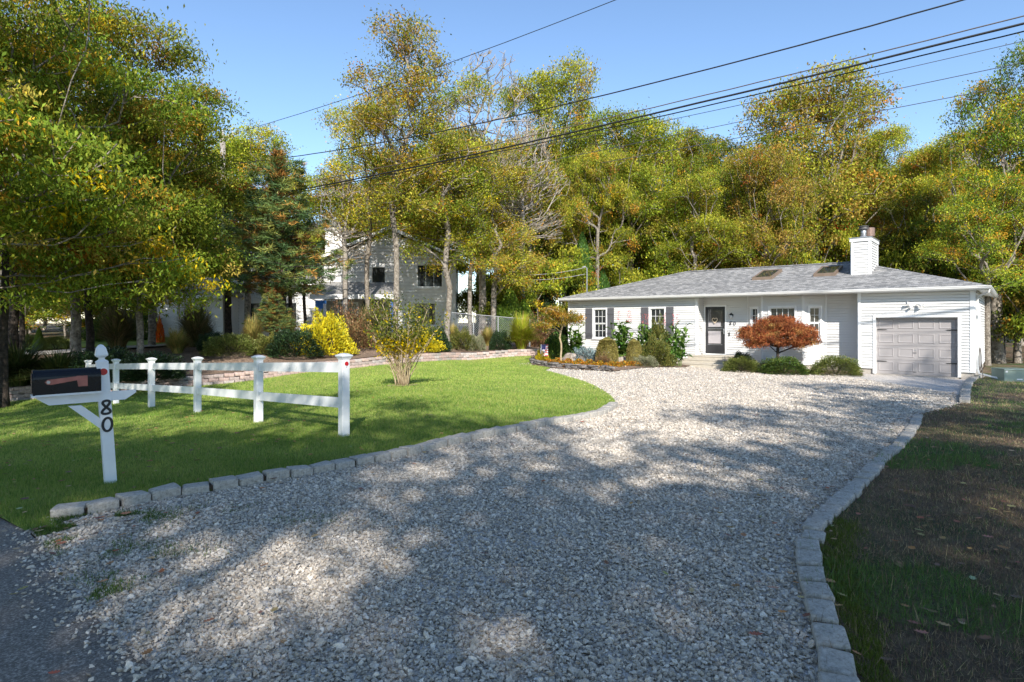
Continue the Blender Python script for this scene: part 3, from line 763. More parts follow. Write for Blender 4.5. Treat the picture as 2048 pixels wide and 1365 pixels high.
# ------------------------------------------------------------------ HOUSE (local axes: x along the front to the right, y inward, z up)
house = empty('house', (HO.x, HO.y, 0), HRZ, 'white single-storey house with grey hip roof and attached one-car garage', 'house')
SL, SR, DEP = -14.08, 2.96, 9.2
ZB, ZS = -.05, 2.86      # siding bottom, soffit
REC = .776
class Frame:
    """a wall plane: from (x0,y0) to (x1,y1) seen from outside (left to right); t along, o outward"""
    def __init__(s, a, b):
        s.a = Vector((*a, 0)); d = Vector((b[0] - a[0], b[1] - a[1], 0)); s.len = d.length; s.t = d.normalized(); s.n = Vector((s.t.y, -s.t.x, 0))
        s.M = Matrix(((s.t.x, s.n.x, 0, s.a.x), (s.t.y, s.n.y, 0, s.a.y), (0, 0, 1, 0), (0, 0, 0, 1)))
def siding(mb, fr, z0, z1, holes=(), course=.105, t0=0.0, t1=None, lip=.024, ztop=None):
    """lapped boards; holes are (t0,t1,z0,z1)"""
    t1 = fr.len if t1 is None else t1
    z = z0
    while z < z1 - .005:
        zt = min(z + course, z1); full = z + course
        zg = zt - course * .13
        zs = sorted({z, zt, zg} | {q for h in holes for q in h[2:4] if z + .003 < q < zt - .003 and abs(q - zg) > .003})
        for za, zb in zip(zs[:-1], zs[1:]):
            cuts = [(t0, t1)]; zm_ = (za + zb) / 2
            for (h0, h1, hz0, hz1) in holes:
                if not (hz0 < zm_ < hz1): continue
                nc = []
                for a, b in cuts:
                    if h1 <= a or h0 >= b: nc.append((a, b)); continue
                    if h0 > a: nc.append((a, h0))
                    if h1 < b: nc.append((h1, b))
                cuts = nc
            oa = .004 + lip * (1 - (za - z) / course); ob = .004 + lip * (1 - (zb - z) / course)
            if zm_ > zg: oa = ob = -.022  # recess added under each lap so a shade line shows
            for a, b in cuts:
                P = lambda t, o, q: fr.M @ Vector((t, o, q))
                la, lb = a, b
                if ztop:
                    la, lb = ztop(zt, a, b)
                    if lb - la < .02: continue
                mb.add([P(la, oa, za), P(lb, oa, za), P(lb, ob, zb), P(la, ob, zb), P(la, -.06, za), P(lb, -.06, za), P(la, -.06, zb), P(lb, -.06, zb)],
                       [(0, 1, 2, 3), (4, 5, 1, 0), (0, 3, 6, 4), (1, 5, 7, 2), (5, 4, 6, 7)])
        if zt > z + .03 and not ztop:
            pass
        z = zt
    return mb
def trim_box(mb, fr, t0, t1, o0, o1, z0, z1, mi=0):
    mb.box(t0, t1, o0, o1, z0, z1, mi, fr.M)

def window(parent, fr, t0, t1, z0, z1, cols, rows, double=True, sill=True, name='window', case=.07, label=None):
    """double-hung window: casing, two sashes, panes, grilles, blind behind"""
    mb = MB()
    for a, b, c, d in ((t0, t0 + case, z0, z1), (t1 - case, t1, z0, z1), (t0 + case, t1 - case, z1 - case, z1), (t0 + case, t1 - case, z0, z0 + case * .8)):
        trim_box(mb, fr, a, b, -.09, .046, c, d)
    w = mb.build(name, TRIM, parent)
    if label: w['label'] = label
    if sill:
        mb = MB(); trim_box(mb, fr, t0 - .03, t1 + .03, -.02, .075, z0 - .035, z0 - .001); mb.build('sill', TRIM, w)
    i0, i1, j0, j1 = t0 + case, t1 - case, z0 + case * .8, z1 - case
    zm = (j0 + j1) / 2
    parts = [(j0, zm, -.045), (zm, j1, -.02)] if double else [(j0, j1, -.02)]
    for (a, b, o) in parts:
        mb = MB(); s = .038
        trim_box(mb, fr, i0, i0 + s, o - .03, o, a, b); trim_box(mb, fr, i1 - s, i1, o - .03, o, a, b)
        trim_box(mb, fr, i0 + s, i1 - s, o - .03, o, a, a + s); trim_box(mb, fr, i0 + s, i1 - s, o - .03, o, b - s, b)
        mb.build('sash', TRIM, w)
        mb = MB(); trim_box(mb, fr, i0 + s, i1 - s, o - .022, o - .016, a + s, b - s); mb.build('pane', GLASS, w)
        mb = MB()
        gw = .009
        for k in range(1, cols):
            t = i0 + s + (i1 - i0 - 2 * s) * k / cols; trim_box(mb, fr, t - gw, t + gw, o - .015, o - .007, a + s, b - s)
        for k in range(1, rows):
            q = a + s + (b - a - 2 * s) * k / rows; trim_box(mb, fr, i0 + s, i1 - s, o - .0155, o - .0065, q - gw, q + gw)
        mb.build('grille', TRIM, w)
    return w

# ---- walls
wl = MB(); corner = MB()
fL = Frame((SL, 0), (-7.02, 0))                                     # left wing
W1 = (-12.56 - SL, -11.70 - SL); W2 = (-9.40 - SL, -8.53 - SL)
siding(wl, fL, ZB, ZS, [(W1[0], W1[1], .86, 2.42), (W2[0], W2[1], .86, 2.42)], t0=.09, t1=fL.len - .09)
fRr = Frame((-7.02, 0), (-7.02, REC))                               # recess return (faces right)
siding(wl, fRr, ZB, ZS, t0=.09)
fD = Frame((-7.02, REC), (-5.01, REC))                              # entry wall
siding(wl, fD, ZB, ZS, [(0.0, 1.06, -.1, 2.47)])
fB1 = Frame((-5.01, REC), (-4.253, REC - .49))
fB2 = Frame((-4.253, REC - .49), (-2.626, REC - .49))
fB3 = Frame((-2.626, REC - .49), (-1.87, REC))
siding(wl, fB1, ZB, ZS, [(.17, .72, .98, 2.38)], t0=.03, t1=fB1.len - .04)
siding(wl, fB2, ZB, ZS, [(.26, 1.385, .98, 2.38)], t0=.04, t1=fB2.len - .04)
siding(wl, fB3, ZB, ZS, [(.18, .73, .98, 2.38)], t0=.04, t1=fB3.len - .03)
fF = Frame((-1.87, REC), (-.58, REC)); siding(wl, fF, ZB, ZS)
fGr = Frame((-.58, REC), (-.58, 0)); siding(wl, fGr, ZB, ZS, t1=fGr.len - .09)
fG = Frame((-.58, 0), (SR, 0))                                      # garage front
GD = (.58, .58 + 2.50)                                             # garage door opening
siding(wl, fG, ZB, ZS, [(GD[0] - .09, GD[1] + .09, -.3, 1.98)], t0=.09, t1=fG.len - .12)
fR = Frame((SR, 0), (SR, DEP)); siding(wl, fR, ZB, ZS, [(2.2, 3.1, .7, 2.35)], t0=.12)
fBk = Frame((SR, DEP), (SL, DEP)); siding(wl, fBk, ZB, ZS, course=.21)
fLf = Frame((SL, DEP), (SL, 0)); siding(wl, fLf, ZB, ZS, t1=fLf.len - .09)
o = wl.build('siding', SIDING, house); tag(o, 'white lapped vinyl siding', kind='stuff')
for fr, t in ((fL, (0, .09)), (fL, (fL.len - .09, fL.len)), (fG, (0, .09)), (fG, (fG.len - .12, fG.len))):
    m = MB(); trim_box(m, fr, t[0], t[1], -.05, .036, ZB, ZS); m.build('corner_post', TRIM, house)
for fr, t in ((fRr, (0.0, .09)), (fR, (0.0, .12)), (fLf, (fLf.len - .09, fLf.len)), (fGr, (fGr.len - .09, fGr.len))):
    m = MB(); trim_box(m, fr, t[0], t[1], -.05, .0355, ZB, ZS - .002); m.build('corner_post', TRIM, house)
for fr in (fB1, fB2, fB3):
    for t in ((0, .04), (fr.len - .04, fr.len)):
        m = MB(); trim_box(m, fr, t[0], t[1], -.04, .033, ZB, ZS - .001); m.build('bay_post', TRIM, house)
# inner core so no daylight passes
m = MB(); m.box(SL + .07, SR - .07, REC + .12, DEP - .07, -.4, ZS - .01); m.box(SL + .07, -7.1, .12, REC + .12, -.4, ZS - .01); m.box(-.5, GD[0] - .68, .12, REC + .1, -.4, ZS - .01)
m.box(2.6, SR - .07, .12, REC + .1, -.4, ZS - .01)
m.build('inner_wall', plain('dark_interior', (.05, .05, .05), .9), house)
# foundation
fd = MB()
fd.box(SL + .03, -7.05, .03, .3, -.6, ZB); fd.box(-.55, -.09, .03, .4, -.6, ZB); fd.box(2.59, SR - .03, .03, .4, -.6, ZB)
fd.box(SR - .3, SR - .03, .4, DEP - .03, -.6, ZB); fd.box(-7.05, -.55, REC - .05 + .08, REC + .3, -.6, ZB); fd.box(SL + .03, SL + .3, .3, DEP, -.6, ZB)
fd.prism([(-5.0, REC), (-4.24, REC - .46), (-2.64, REC - .46), (-1.88, REC)], 'z', -.6, ZB)
fd.build('foundation', CONC, house)
m = MB(); m.box(-.02, 2.52, -.25, .35, -.6, -.235); m.build('door_apron', CONC, house)

# ---- roof
OV = .35
def roofz(v): return 2.95 + .2976 * (v + OV)
h2 = 4.94
M_SHING = None
def shingle_mat():
    m, nt, p = node_mat('asphalt_shingle')
    tc = N(nt, 'ShaderNodeTexCoord'); mp = N(nt, 'ShaderNodeMapping'); mp.inputs['Scale'].default_value = (1, 1.044, 0)
    L(nt, tc.outputs['Object'], mp.inputs[0])
    br = N(nt, 'ShaderNodeTexBrick', offset=.37, squash=1.0)
    br.inputs['Scale'].default_value = 1.0; br.inputs['Mortar Size'].default_value = .004; br.inputs['Brick Width'].default_value = .17; br.inputs['Row Height'].default_value = .137; br.inputs['Bias'].default_value = 0
    br.inputs['Color1'].default_value = (.16, .16, .16, 1); br.inputs['Color2'].default_value = (.36, .35, .34, 1); br.inputs['Mortar'].default_value = (.09, .09, .09, 1)
    L(nt, mp.outputs[0], br.inputs['Vector'])
    n = N(nt, 'ShaderNodeTexNoise', i_Scale=9, i_Detail=8.0, i_Roughness=.75); L(nt, tc.outputs['Object'], n.inputs['Vector'])
    hs = N(nt, 'ShaderNodeMix', data_type='RGBA', blend_type='OVERLAY'); hs.inputs[0].default_value = .4
    L(nt, br.outputs['Color'], hs.inputs[6]); L(nt, n.outputs[0], hs.inputs[7])
    n2 = N(nt, 'ShaderNodeTexNoise', i_Scale=160.0, i_Detail=2.0); L(nt, tc.outputs['Object'], n2.inputs['Vector'])
    b = N(nt, 'ShaderNodeBump'); b.inputs['Strength'].default_value = .5; b.inputs['Distance'].default_value = .01
    L(nt, n2.outputs[0], b.inputs['Height']); L(nt, b.outputs[0], p.inputs['Normal'])
    L(nt, hs.outputs[2], p.inputs['Base Color']); p.inputs['Roughness'].default_value = .92
    return m
M_SHING = shingle_mat()
rf = MB()
e0, e1 = SL - OV, SR + OV; v0, v1 = -OV, DEP + OV
h2 = (v1 - v0) / 2
nC = 36
for side in range(4):
    for c in range(nC):
        a0, a1 = h2 * c / nC, h2 * (c + 1) / nC
        za, zb = 2.95 + .2976 * a0 + .014, 2.95 + .2976 * a1 + .002
        if side == 0:   q = [(e0 + a0, v0 + a0), (e1 - a0, v0 + a0), (e1 - a1, v0 + a1), (e0 + a1, v0 + a1)]
        elif side == 1: q = [(e1 - a0, v0 + a0), (e1 - a0, v1 - a0), (e1 - a1, v1 - a1), (e1 - a1, v0 + a1)]
        elif side == 2: q = [(e1 - a0, v1 - a0), (e0 + a0, v1 - a0), (e0 + a1, v1 - a1), (e1 - a1, v1 - a1)]
        else:           q = [(e0 + a0, v1 - a0), (e0 + a0, v0 + a0), (e0 + a1, v0 + a1), (e0 + a1, v1 - a1)]
        rf.add([(*q[0], za), (*q[1], za), (*q[2], zb), (*q[3], zb), (*q[0], za - .02), (*q[1], za - .02)], [(0, 1, 2, 3), (4, 5, 1, 0)])
rf.add([(e0, v0, 2.93), (e1, v0, 2.93), (e1, v1, 2.93), (e0, v1, 2.93)], [(3, 2, 1, 0)])
me = rf.mesh('roof', fixn=False); me.materials.append(M_SHING); roof = link('roof', me, house)
mb = MB(); zr = 2.95 + .2976 * h2 + .03
for a, b in (((e0 + h2, v0 + h2, zr), (e1 - h2, v0 + h2, zr)), ((e0 + .1, v0 + .1, 2.995), (e0 + h2, v0 + h2, zr)), ((e1 - .1, v0 + .1, 2.995), (e1 - h2, v0 + h2, zr)),
             ((e0 + .1, v1 - .1, 2.995), (e0 + h2, v0 + h2, zr)), ((e1 - .1, v1 - .1, 2.995), (e1 - h2, v0 + h2, zr))):
    a, b = Vector(a), Vector(b); n = max(2, int((b - a).length / .2)); d = (b - a).normalized(); sd = d.cross(Vector((0, 0, 1))).normalized()
    for k in range(n):
        p, q = a.lerp(b, k / n), a.lerp(b, (k + 1) / n + .01)
        up = Vector((0, 0, .016))
        mb.add([p - sd * .13 - Vector((0, 0, .03)), p + up, p + sd * .13 - Vector((0, 0, .03)), q - sd * .13 - Vector((0, 0, .042)), q + up * .3, q + sd * .13 - Vector((0, 0, .042))], [(0, 1, 4, 3), (1, 2, 5, 4)])
me = mb.mesh('ridge_cap', fixn=False); me.materials.append(M_SHING); tag(link('ridge_cap', me, roof), kind='stuff')
# soffit, fascia, gutter
mb = MB(); mb.box(e0 + .02, e1 - .02, v0 + .02, REC + .1, ZS, ZS + .03); mb.box(SR + .0, e1 - .02, REC + .1, v1 - .02, ZS, ZS + .03); mb.box(e0 + .02, SL, REC + .1, v1 - .02, ZS, ZS + .03); mb.box(SL, SR, DEP, v1 - .02, ZS, ZS + .03)
mb.build('soffit', TRIM, house)
def gutter(a, b, nrm, z=2.945):
    a, b, nrm = Vector((*a, 0)), Vector((*b, 0)), Vector((*nrm, 0))
    m = MB(); prof = [(0, 0), (0, -.115), (.075, -.115), (.105, -.075), (.105, -.045), (.122, -.03), (.122, .0), (.108, .0), (.108, -.02), (.09, -.04), (.07, -.1), (.012, -.1), (.012, 0)]
    vs = [a + nrm * p + Vector((0, 0, z + q)) for p, q in prof] + [b + nrm * p + Vector((0, 0, z + q)) for p, q in prof]
    n = len(prof); m.add(vs, [tuple(range(n)), tuple(range(2 * n - 1, n - 1, -1))] + [(i, i + n, (i + 1) % n + n, (i + 1) % n) for i in range(n)])
    return m.build('gutter', GUTTER, house)
gutter((e0, v0), (e1 + .11, v0), (0, -1)); gutter((e1, v0 + .003), (e1, v1), (1, 0))
mb = MB(); mb.box(e0, e0 + .02, v0, v1, 2.80, 2.945); mb.box(e1 - .02, e1 - .001, v0 + .02, v1, 2.80, 2.945); mb.box(e0 + .02, e1 - .02, v0 + .001, v0 + .02, 2.80, 2.945); mb.build('fascia', TRIM, house)
# downspout at the garage corner
mb = MB(); mb.tube([(e1 + .05, v0 + .2, 2.83), (e1 + .04, v0 + .22, 2.74), (SR + .07, .36, 2.60), (SR + .06, .42, 2.5), (SR + .06, .42, .05), (SR + .12, .40, -.1), (SR + .75, .1, -.24)], .042, 4); mb.build('downspout', GUTTER, house)

# ---- windows and shutters
window(house, fL, *W1, .86, 2.42, 3, 2); window(house, fL, *W2, .86, 2.42, 3, 2)
for s0, s1 in ((-12.98, -12.585), (-11.675, -11.30), (-9.80, -9.425), (-8.505, -8.13)):
    sh = MB()
    w = s1 - s0; a = s0 - SL; n = 4
    for k in range(n): trim_box(sh, fL, a + w * k / n + .004, a + w * (k + 1) / n - .004, .03, .055, .86, 2.42)
    trim_box(sh, fL, a + .002, a + w - .002, .028, .042, .865, 2.415)
    sp = sh.build('shutter', SHUT, house)
    for zz in (1.12, 2.10):
        m = MB(); trim_box(m, fL, a + .003, a + w - .003, .054, .07, zz, zz + .09); m.build('batten', SHUT, sp)
window(house, fB1, .17, .72, .98, 2.38, 2, 2); window(house, fB2, .26, 1.385, .98, 2.38, 4, 3, double=False); window(house, fB3, .18, .73, .98, 2.38, 2, 2)
window(house, fR, 2.2, 3.1, .7, 2.35, 2, 2)

# ---- entry door
dz0, dz1 = .27, 2.41
mb = MB()
for a, b, c, d in ((.02, .085, dz0 - .05, dz1 + .06), (1.0, 1.06, dz0 - .05, dz1 + .06), (.085, 1.0, dz1, dz1 + .06)): trim_box(mb, fD, a, b, -.1, .03, c, d)
mb.build('door_casing', TRIM, house)
mb = MB(); trim_box(mb, fD, .02, 1.06, -.1, .05, .2, dz0 - .005); mb.build('threshold', TRIM, house)
sd = MB(); a, b = .088, .997
for q in ((a, a + .11, dz0, dz1), (b - .11, b, dz0, dz1), (a + .11, b - .11, dz1 - .12, dz1), (a + .11, b - .11, dz0, dz0 + .42), (a + .11, b - .11, dz0 + 1.14, dz0 + 1.21)): trim_box(sd, fD, q[0], q[1], -.02, .02, q[2], q[3])
door = sd.build('storm_door', DOORBLK, house); door['label'] = 'dark storm door with two glass panels'
for z0, z1 in ((dz0 + .42, dz0 + 1.14), (dz0 + 1.21, dz1 - .12)):
    m = MB(); trim_box(m, fD, a + .11, b - .11, -.006, .0, z0, z1); m.build('pane', plain('door_glass', (.06, .06, .062), .06, .2, 4, spec=.8), door)
m = MB(); trim_box(m, fD, a + .13, b - .20, .001, .004, dz0 + .46, dz0 + 1.02); trim_box(m, fD, a + .13, b - .20, .001, .004, dz0 + 1.22, dz0 + 1.45)
m.build('pale_panel', plain('door_pale_panel', (.40, .37, .38), .5, .08, 3), door)
for zz in (dz0 + .40, dz0 + 1.13, dz0 + 1.215):
    m = MB(); trim_box(m, fD, a + .12, b - .12, .0205, .026, zz, zz + .014); m.build('bright_strip', METAL, door)
m = MB(); trim_box(m, fD, a + .14, a + .15, .0205, .026, dz0 + 1.25, dz1 - .14); m.build('bright_strip', METAL, door)
m = MB(); m.tube([fD.M @ Vector(p) for p in ((b - .05, .02, dz0 + .92), (b - .05, .06, dz0 + .94), (b - .05, .065, dz0 + 1.06), (b - .05, .02, dz0 + 1.1))], .012, 6)
trim_box(m, fD, b - .075, b - .025, .02, .028, dz0 + .9, dz0 + 1.14); trim_box(m, fD, b - .16, b - .07, .03, .042, dz0 + .985, dz0 + 1.0); m.build('handle', METAL, door)
# steps
steps = [(-7.25, -5.55, -.55, REC - .05, -.5, .22), (-7.45, -5.45, -.85, -.55, -.5, .075), (-7.6, -5.35, -1.15, -.85, -.5, -.08)]
for k, (x0, x1, y0, y1, z0, z1) in enumerate(steps):
    m = MB(); m.box(x0 + .02, x1 - .02, y0 + .02, y1 + (0.02 if k else 0), z0, z1 - .045); st = m.build('step', STEPM, house)
    m = MB(); m.box(x0, x1, y0, y1, z1 - .045 + .0005, z1); m.build('tread', STEPM, st)
# lantern by the door
m = MB(); c = fD.M @ Vector((1.32, .0, 2.02)); nn = fD.n
m.tube([c, c + nn * .03], .06, 10); m.tube([c + nn * .02, c + nn * .12 + Vector((0, 0, .1)), c + nn * .15 + Vector((0, 0, .06))], .014, 6)
lp = c + nn * .15; m.lathe([(.03, .08), (.075, .04), (.085, .0), (.02, -.005)], 10, lp)
lan = m.build('wall_lantern', BLACK, house)
m = MB(); m.lathe([(.05, -.006), (.065, -.05), (.055, -.13), (.012, -.16)], 10, lp); m.build('lamp_glass', plain('lamp_glass', (.7, .7, .68), .15, .05, 4), lan, smooth=True)
m = MB(); trim_box(m, fD, 1.17, 1.22, .02, .05, 1.08, 1.24); m.build('doorbell', BLACK, house)
m = MB(); m.box(*(-7.3, -7.22), -.06, -.02, .12, .14); 
# house number 80 on the siding, built as bent strokes
def stroke(mb, M, pts, w, th):
    """flat stroke of width w following closed/open pts in the x-z plane of M"""
    n = len(pts)
    vs = []
    for i, p in enumerate(pts):
        a, b = Vector(pts[max(0, i - 1)]), Vector(pts[min(n - 1, i + 1)])
        if (Vector(pts[0]) - Vector(pts[-1])).length < 1e-4: a, b = Vector(pts[(i - 1) % (n - 1)]), Vector(pts[(i + 1) % (n - 1)])
        t = (b - a).normalized(); q = Vector((-t.y, t.x)) * (w[i] if hasattr(w, '__len__') else w) / 2; p = Vector(p)
        vs += [M @ Vector((p.x + q.x, 0, p.y + q.y)), M @ Vector((p.x - q.x, 0, p.y - q.y)), M @ Vector((p.x + q.x, -th, p.y + q.y)), M @ Vector((p.x - q.x, -th, p.y - q.y))]
    fs = []
    for i in range(n - 1):
        k = 4 * i; fs += [(k, k + 4, k + 5, k + 1), (k + 2, k + 3, k + 7, k + 6), (k, k + 2, k + 6, k + 4), (k + 1, k + 5, k + 7, k + 3)]
    mb.add(vs, fs)
def digit8(h, slant=.12):
    P = []
    for k in range(41):
        t = k / 40 * 2 * math.pi
        x = math.sin(2 * t) * h * .25 * (1.08 if math.cos(t) < 0 else .9); z = math.cos(t) * h * .5
        P.append((x + z * slant, z))
    return P
def digit0(h, slant=.12):
    return [(math.sin(k / 28 * 2 * math.pi) * h * .30 + math.cos(k / 28 * 2 * math.pi) * h * .5 * slant, math.cos(k / 28 * 2 * math.pi) * h * .5) for k in range(29)]
MH = fD.M @ Matrix(((1, 0, 0, 0), (0, -1, 0, .030), (0, 0, 1, 0), (0, 0, 0, 1)))
for dg, t, z in ((digit8, 1.25, 1.66), (digit0, 1.43, 1.64)):
    m = MB(); stroke(m, MH @ Matrix.Translation((t, 0, z)), dg(.15), .026, .012); m.build('numeral', plain('numeral_grey', (.09, .09, .1), .4), house)

# ---- garage door
gd = empty('garage_door'); gd.parent = house; gd['label'] = 'taupe raised-panel garage door with black strap hinges'
gx0, gx1, gz0, gz1 = .0, 2.50, -.235, 1.88
mb = MB()
for k in range(4):
    z0 = gz0 + (gz1 - gz0) * k / 4; z1 = gz0 + (gz1 - gz0) * (k + 1) / 4
    m = MB(); m.box(gx0 + .005, gx1 - .005, .165, .2, z0 + .004, z1 - .003); m.build('door_section', GDOOR, gd)
def raised(x0, x1, z0, z1, y):
    m = MB(); r = .035; b = .018
    P = [((x0, z0), (x1, z0), (x1, z1), (x0, z1)), ((x0 + b, z0 + b), (x1 - b, z0 + b), (x1 - b, z1 - b), (x0 + b, z1 - b)), ((x0 + b + r, z0 + b + r), (x1 - b - r, z0 + b + r), (x1 - b - r, z1 - b - r), (x0 + b + r, z1 - b - r))]
    d = (y, y - .016, y - .004)
    vs = [(p[0], dd, p[1]) for ring, dd in zip(P, d) for p in ring]
    fs = [(i, (i + 1) % 4, (i + 1) % 4 + 4, i + 4) for i in range(4)] + [(i + 4, (i + 1) % 4 + 4, (i + 1) % 4 + 8, i + 8) for i in range(4)] + [(8, 9, 10, 11)]
    m.add(vs, fs); return m
for r_ in range(4):
    for c_ in range(4):
        pw = 2.5 / 4; x0 = c_ * pw + .065; z0 = gz0 + r_ * (gz1 - gz0) / 4 + .11
        raised(x0, x0 + pw - .13, z0, z0 + (gz1 - gz0) / 4 - .19, .1645).build('panel', GDOOR, gd)
for sx in (0, 1):
    for zz in (.21, 1.40):
        m = MB(); x0 = .03 if not sx else 2.12
        if not sx: m.prism([(x0, zz), (x0 + .28, zz + .008), (x0 + .33, zz + .02), (x0 + .28, zz + .032), (x0, zz + .042)], 'y', .145, .152)
        else: m.prism([(2.47, zz), (2.47, zz + .042), (2.19, zz + .032), (2.14, zz + .02), (2.19, zz + .008)], 'y', .145, .152)
        m.build('strap_hinge', BLACK, gd)
for xx, zz, ln in ((1.17, .58, .1), (1.19, -.12, .07)):
    m = MB(); m.tube([(xx, .162, zz), (xx, .135, zz), (xx + ln, .135, zz - .006), (xx + ln, .162, zz - .006)], .008, 6); m.build('handle', BLACK, gd)
m = MB(); m.lathe([(.02, 0), (.02, .01)], 10, (0, 0, 0)); m.v = [(1.24 + x, .163 - z, .68 + y) for x, y, z in m.v]; m.build('lock', METAL, gd)
mb = MB(); mb.box(-.09, .0, -.04, .2, -.235, 1.97); mb.box(2.5, 2.59, -.04, .2, -.235, 1.97); mb.box(0, 2.5, -.04, .2, 1.88, 1.97); mb.build('door_surround', TRIM, house)
# twin floodlight above the garage door
fl = MB(); fl.tube([(1.24, -.02, 2.36), (1.24, -.07, 2.36)], .055, 12); f_ = fl.build('floodlight', TRIM, house)
for sx in (-1, 1):
    m = MB(); m.tube([(1.24, -.06, 2.36), (1.24 + .12 * sx, -.11, 2.37 + .02 * sx)], .014, 6); m.tube([(1.24 + .11 * sx, -.10, 2.36), (1.24 + .2 * sx, -.17, 2.35 - .04 * sx), (1.24 + .235 * sx, -.195, 2.34 - .06 * sx)], [.035, .05, .065], 12); m.build('lamp_head', TRIM, f_)
m = MB(); m.tube([(1.2, -.07, 2.33), (1.1, -.15, 2.22)], [.03, .042], 8); m.build('motion_sensor', TRIM, f_)
m = MB(); m.tube([(SL + 1.0, -.02, 2.56), (SL + 1.0, -.08, 2.55)], .03, 8); m.build('camera_dome', TRIM, house)
# narrow louvre on the side wall
m = MB()
# ---- chimney
cx0, cx1, cy0, cy1, cz1 = -1.21, -.52, 2.10, 3.75, 5.05
ch = MB()
fr1 = Frame((cx0, cy0), (cx1, cy0)); fr2 = Frame((cx1, cy0), (cx1, cy1)); fr3 = Frame((cx1, cy1), (cx0, cy1)); fr4 = Frame((cx0, cy1), (cx0, cy0))
for f_2, zz in ((fr1, 3.66), (fr2, 3.62), (fr3, 4.0), (fr4, 3.62)): siding(ch, f_2, zz, cz1, t0=.07, t1=f_2.len - .07, course=.105)
chim = ch.build('chimney', SIDING, house); chim['label'] = 'white lap-sided chimney chase'
for f_2 in (fr1, fr2, fr3, fr4):
    m = MB(); trim_box(m, f_2, 0, .07, -.05, .033, 3.6, cz1); m.build('corner_trim', TRIM, chim)
    m = MB(); trim_box(m, f_2, f_2.len - .07, f_2.len + .001, -.05, .032, 3.6, cz1); m.build('corner_trim', TRIM, chim)
m = MB(); m.box(cx0 - .055, cx1 + .055, cy0 - .055, cy1 + .055, cz1 + .001, cz1 + .14); m.build('chimney_band', TRIM, chim)
m = MB(); m.prism([(cx0 - .08, cy0 - .08), (cx1 + .08, cy0 - .08), (cx1 + .08, cy1 + .08), (cx0 - .08, cy1 + .08)], 'z', cz1 + .141, cz1 + .17)
m.lathe([(.24, .0), (.14, .09), (.12, .10)], 14, (-.86, 2.65, cz1 + .17)); m.build('chase_cover', METAL, chim)
m = MB(); m.lathe([(.11, .0), (.11, .32)], 14, (-.86, 2.65, cz1 + .26)); fp = m.build('flue', METAL, chim, smooth=True)
m = MB(); m.lathe([(.12, .28), (.20, .31), (.20, .34), (.16, .35), (.16, .39), (.20, .41), (.20, .43), (.02, .46)], 16, (-.86, 2.65, cz1 + .26)); m.build('flue_cap', plain('flue_cap_grey', (.13, .125, .12), .5, .3, 10, metal=.4), chim)
m = MB(); m.lathe([(.11, .0), (.11, .16)], 12, (-.74, 3.3, cz1 + .17)); m.build('white_flue', TRIM, chim, smooth=True)
m = MB(); m.lathe([(.20, .16), (.20, .50), (.17, .52), (.01, .54)], 14, (-.74, 3.3, cz1 + .17)); m.build('rusty_cowl', RUST, chim)
# ---- skylights lying on the roof slope
for x0, x1, y0, y1 in ((-5.20, -4.32, 1.86, 3.42), (-2.66, -1.80, 2.04, 3.52)):
    m = MB(); sl_ = .2976; t = .13
    def RP(x, y, h): return (x, y, roofz(y) + h)
    fw = .09
    for (a, b, c, d) in ((x0, x1, y0, y0 + fw), (x0, x1, y1 - fw, y1), (x0, x0 + fw, y0 + fw, y1 - fw), (x1 - fw, x1, y0 + fw, y1 - fw)):
        m.add([RP(a, c, 0), RP(b, c, 0), RP(b, d, 0), RP(a, d, 0), RP(a, c, t), RP(b, c, t), RP(b, d, t), RP(a, d, t)], [(0, 3, 2, 1), (4, 5, 6, 7), (0, 1, 5, 4), (1, 2, 6, 5), (2, 3, 7, 6), (3, 0, 4, 7)])
    s_ = m.build('skylight', SKYF, house)
    m = MB(); m.add([RP(x0 + fw, y0 + fw, t - .015), RP(x1 - fw, y0 + fw, t - .015), RP(x1 - fw, y1 - fw, t - .015), RP(x0 + fw, y1 - fw, t - .015), RP(x0 + fw, y0 + fw, t - .03), RP(x1 - fw, y0 + fw, t - .03), RP(x1 - fw, y1 - fw, t - .03), RP(x0 + fw, y1 - fw, t - .03)], [(0, 1, 2, 3), (4, 7, 6, 5)])
    g_ = m.build('glass', SKYG, s_)
# service mast at the left eave
m = MB(); m.tube([(-13.7, 1.2, 3.3), (-13.7, 1.2, 4.62), (-13.78, 1.14, 4.72), (-13.9, 1.05, 4.68)], .03, 8); m.build('service_mast', METAL, house)

# heart-shaped wreath hanging on the storm door
hp = []
for k in range(37):
    t = k / 36 * 2 * math.pi; hp.append((.0085 * 16 * math.sin(t) ** 3 * .9, .0085 * (13 * math.cos(t) - 5 * math.cos(2 * t) - 2 * math.cos(3 * t) - math.cos(4 * t))))
wr = MB(); Mw = Matrix.Translation((HO.x, HO.y, 0)) @ Matrix.Rotation(HRZ, 4, 'Z') @ fD.M @ Matrix(((1, 0, 0, .54), (0, -1, 0, .04), (0, 0, 1, dz0 + 1.52), (0, 0, 0, 1)))
stroke(wr, Mw, hp, .03, .025)
tag(wr.build('door_wreath', plain('wreath_cream', (.62, .50, .36), .7, .3, 30)), 'small heart-shaped wreath hanging on the dark front door', 'wreath')

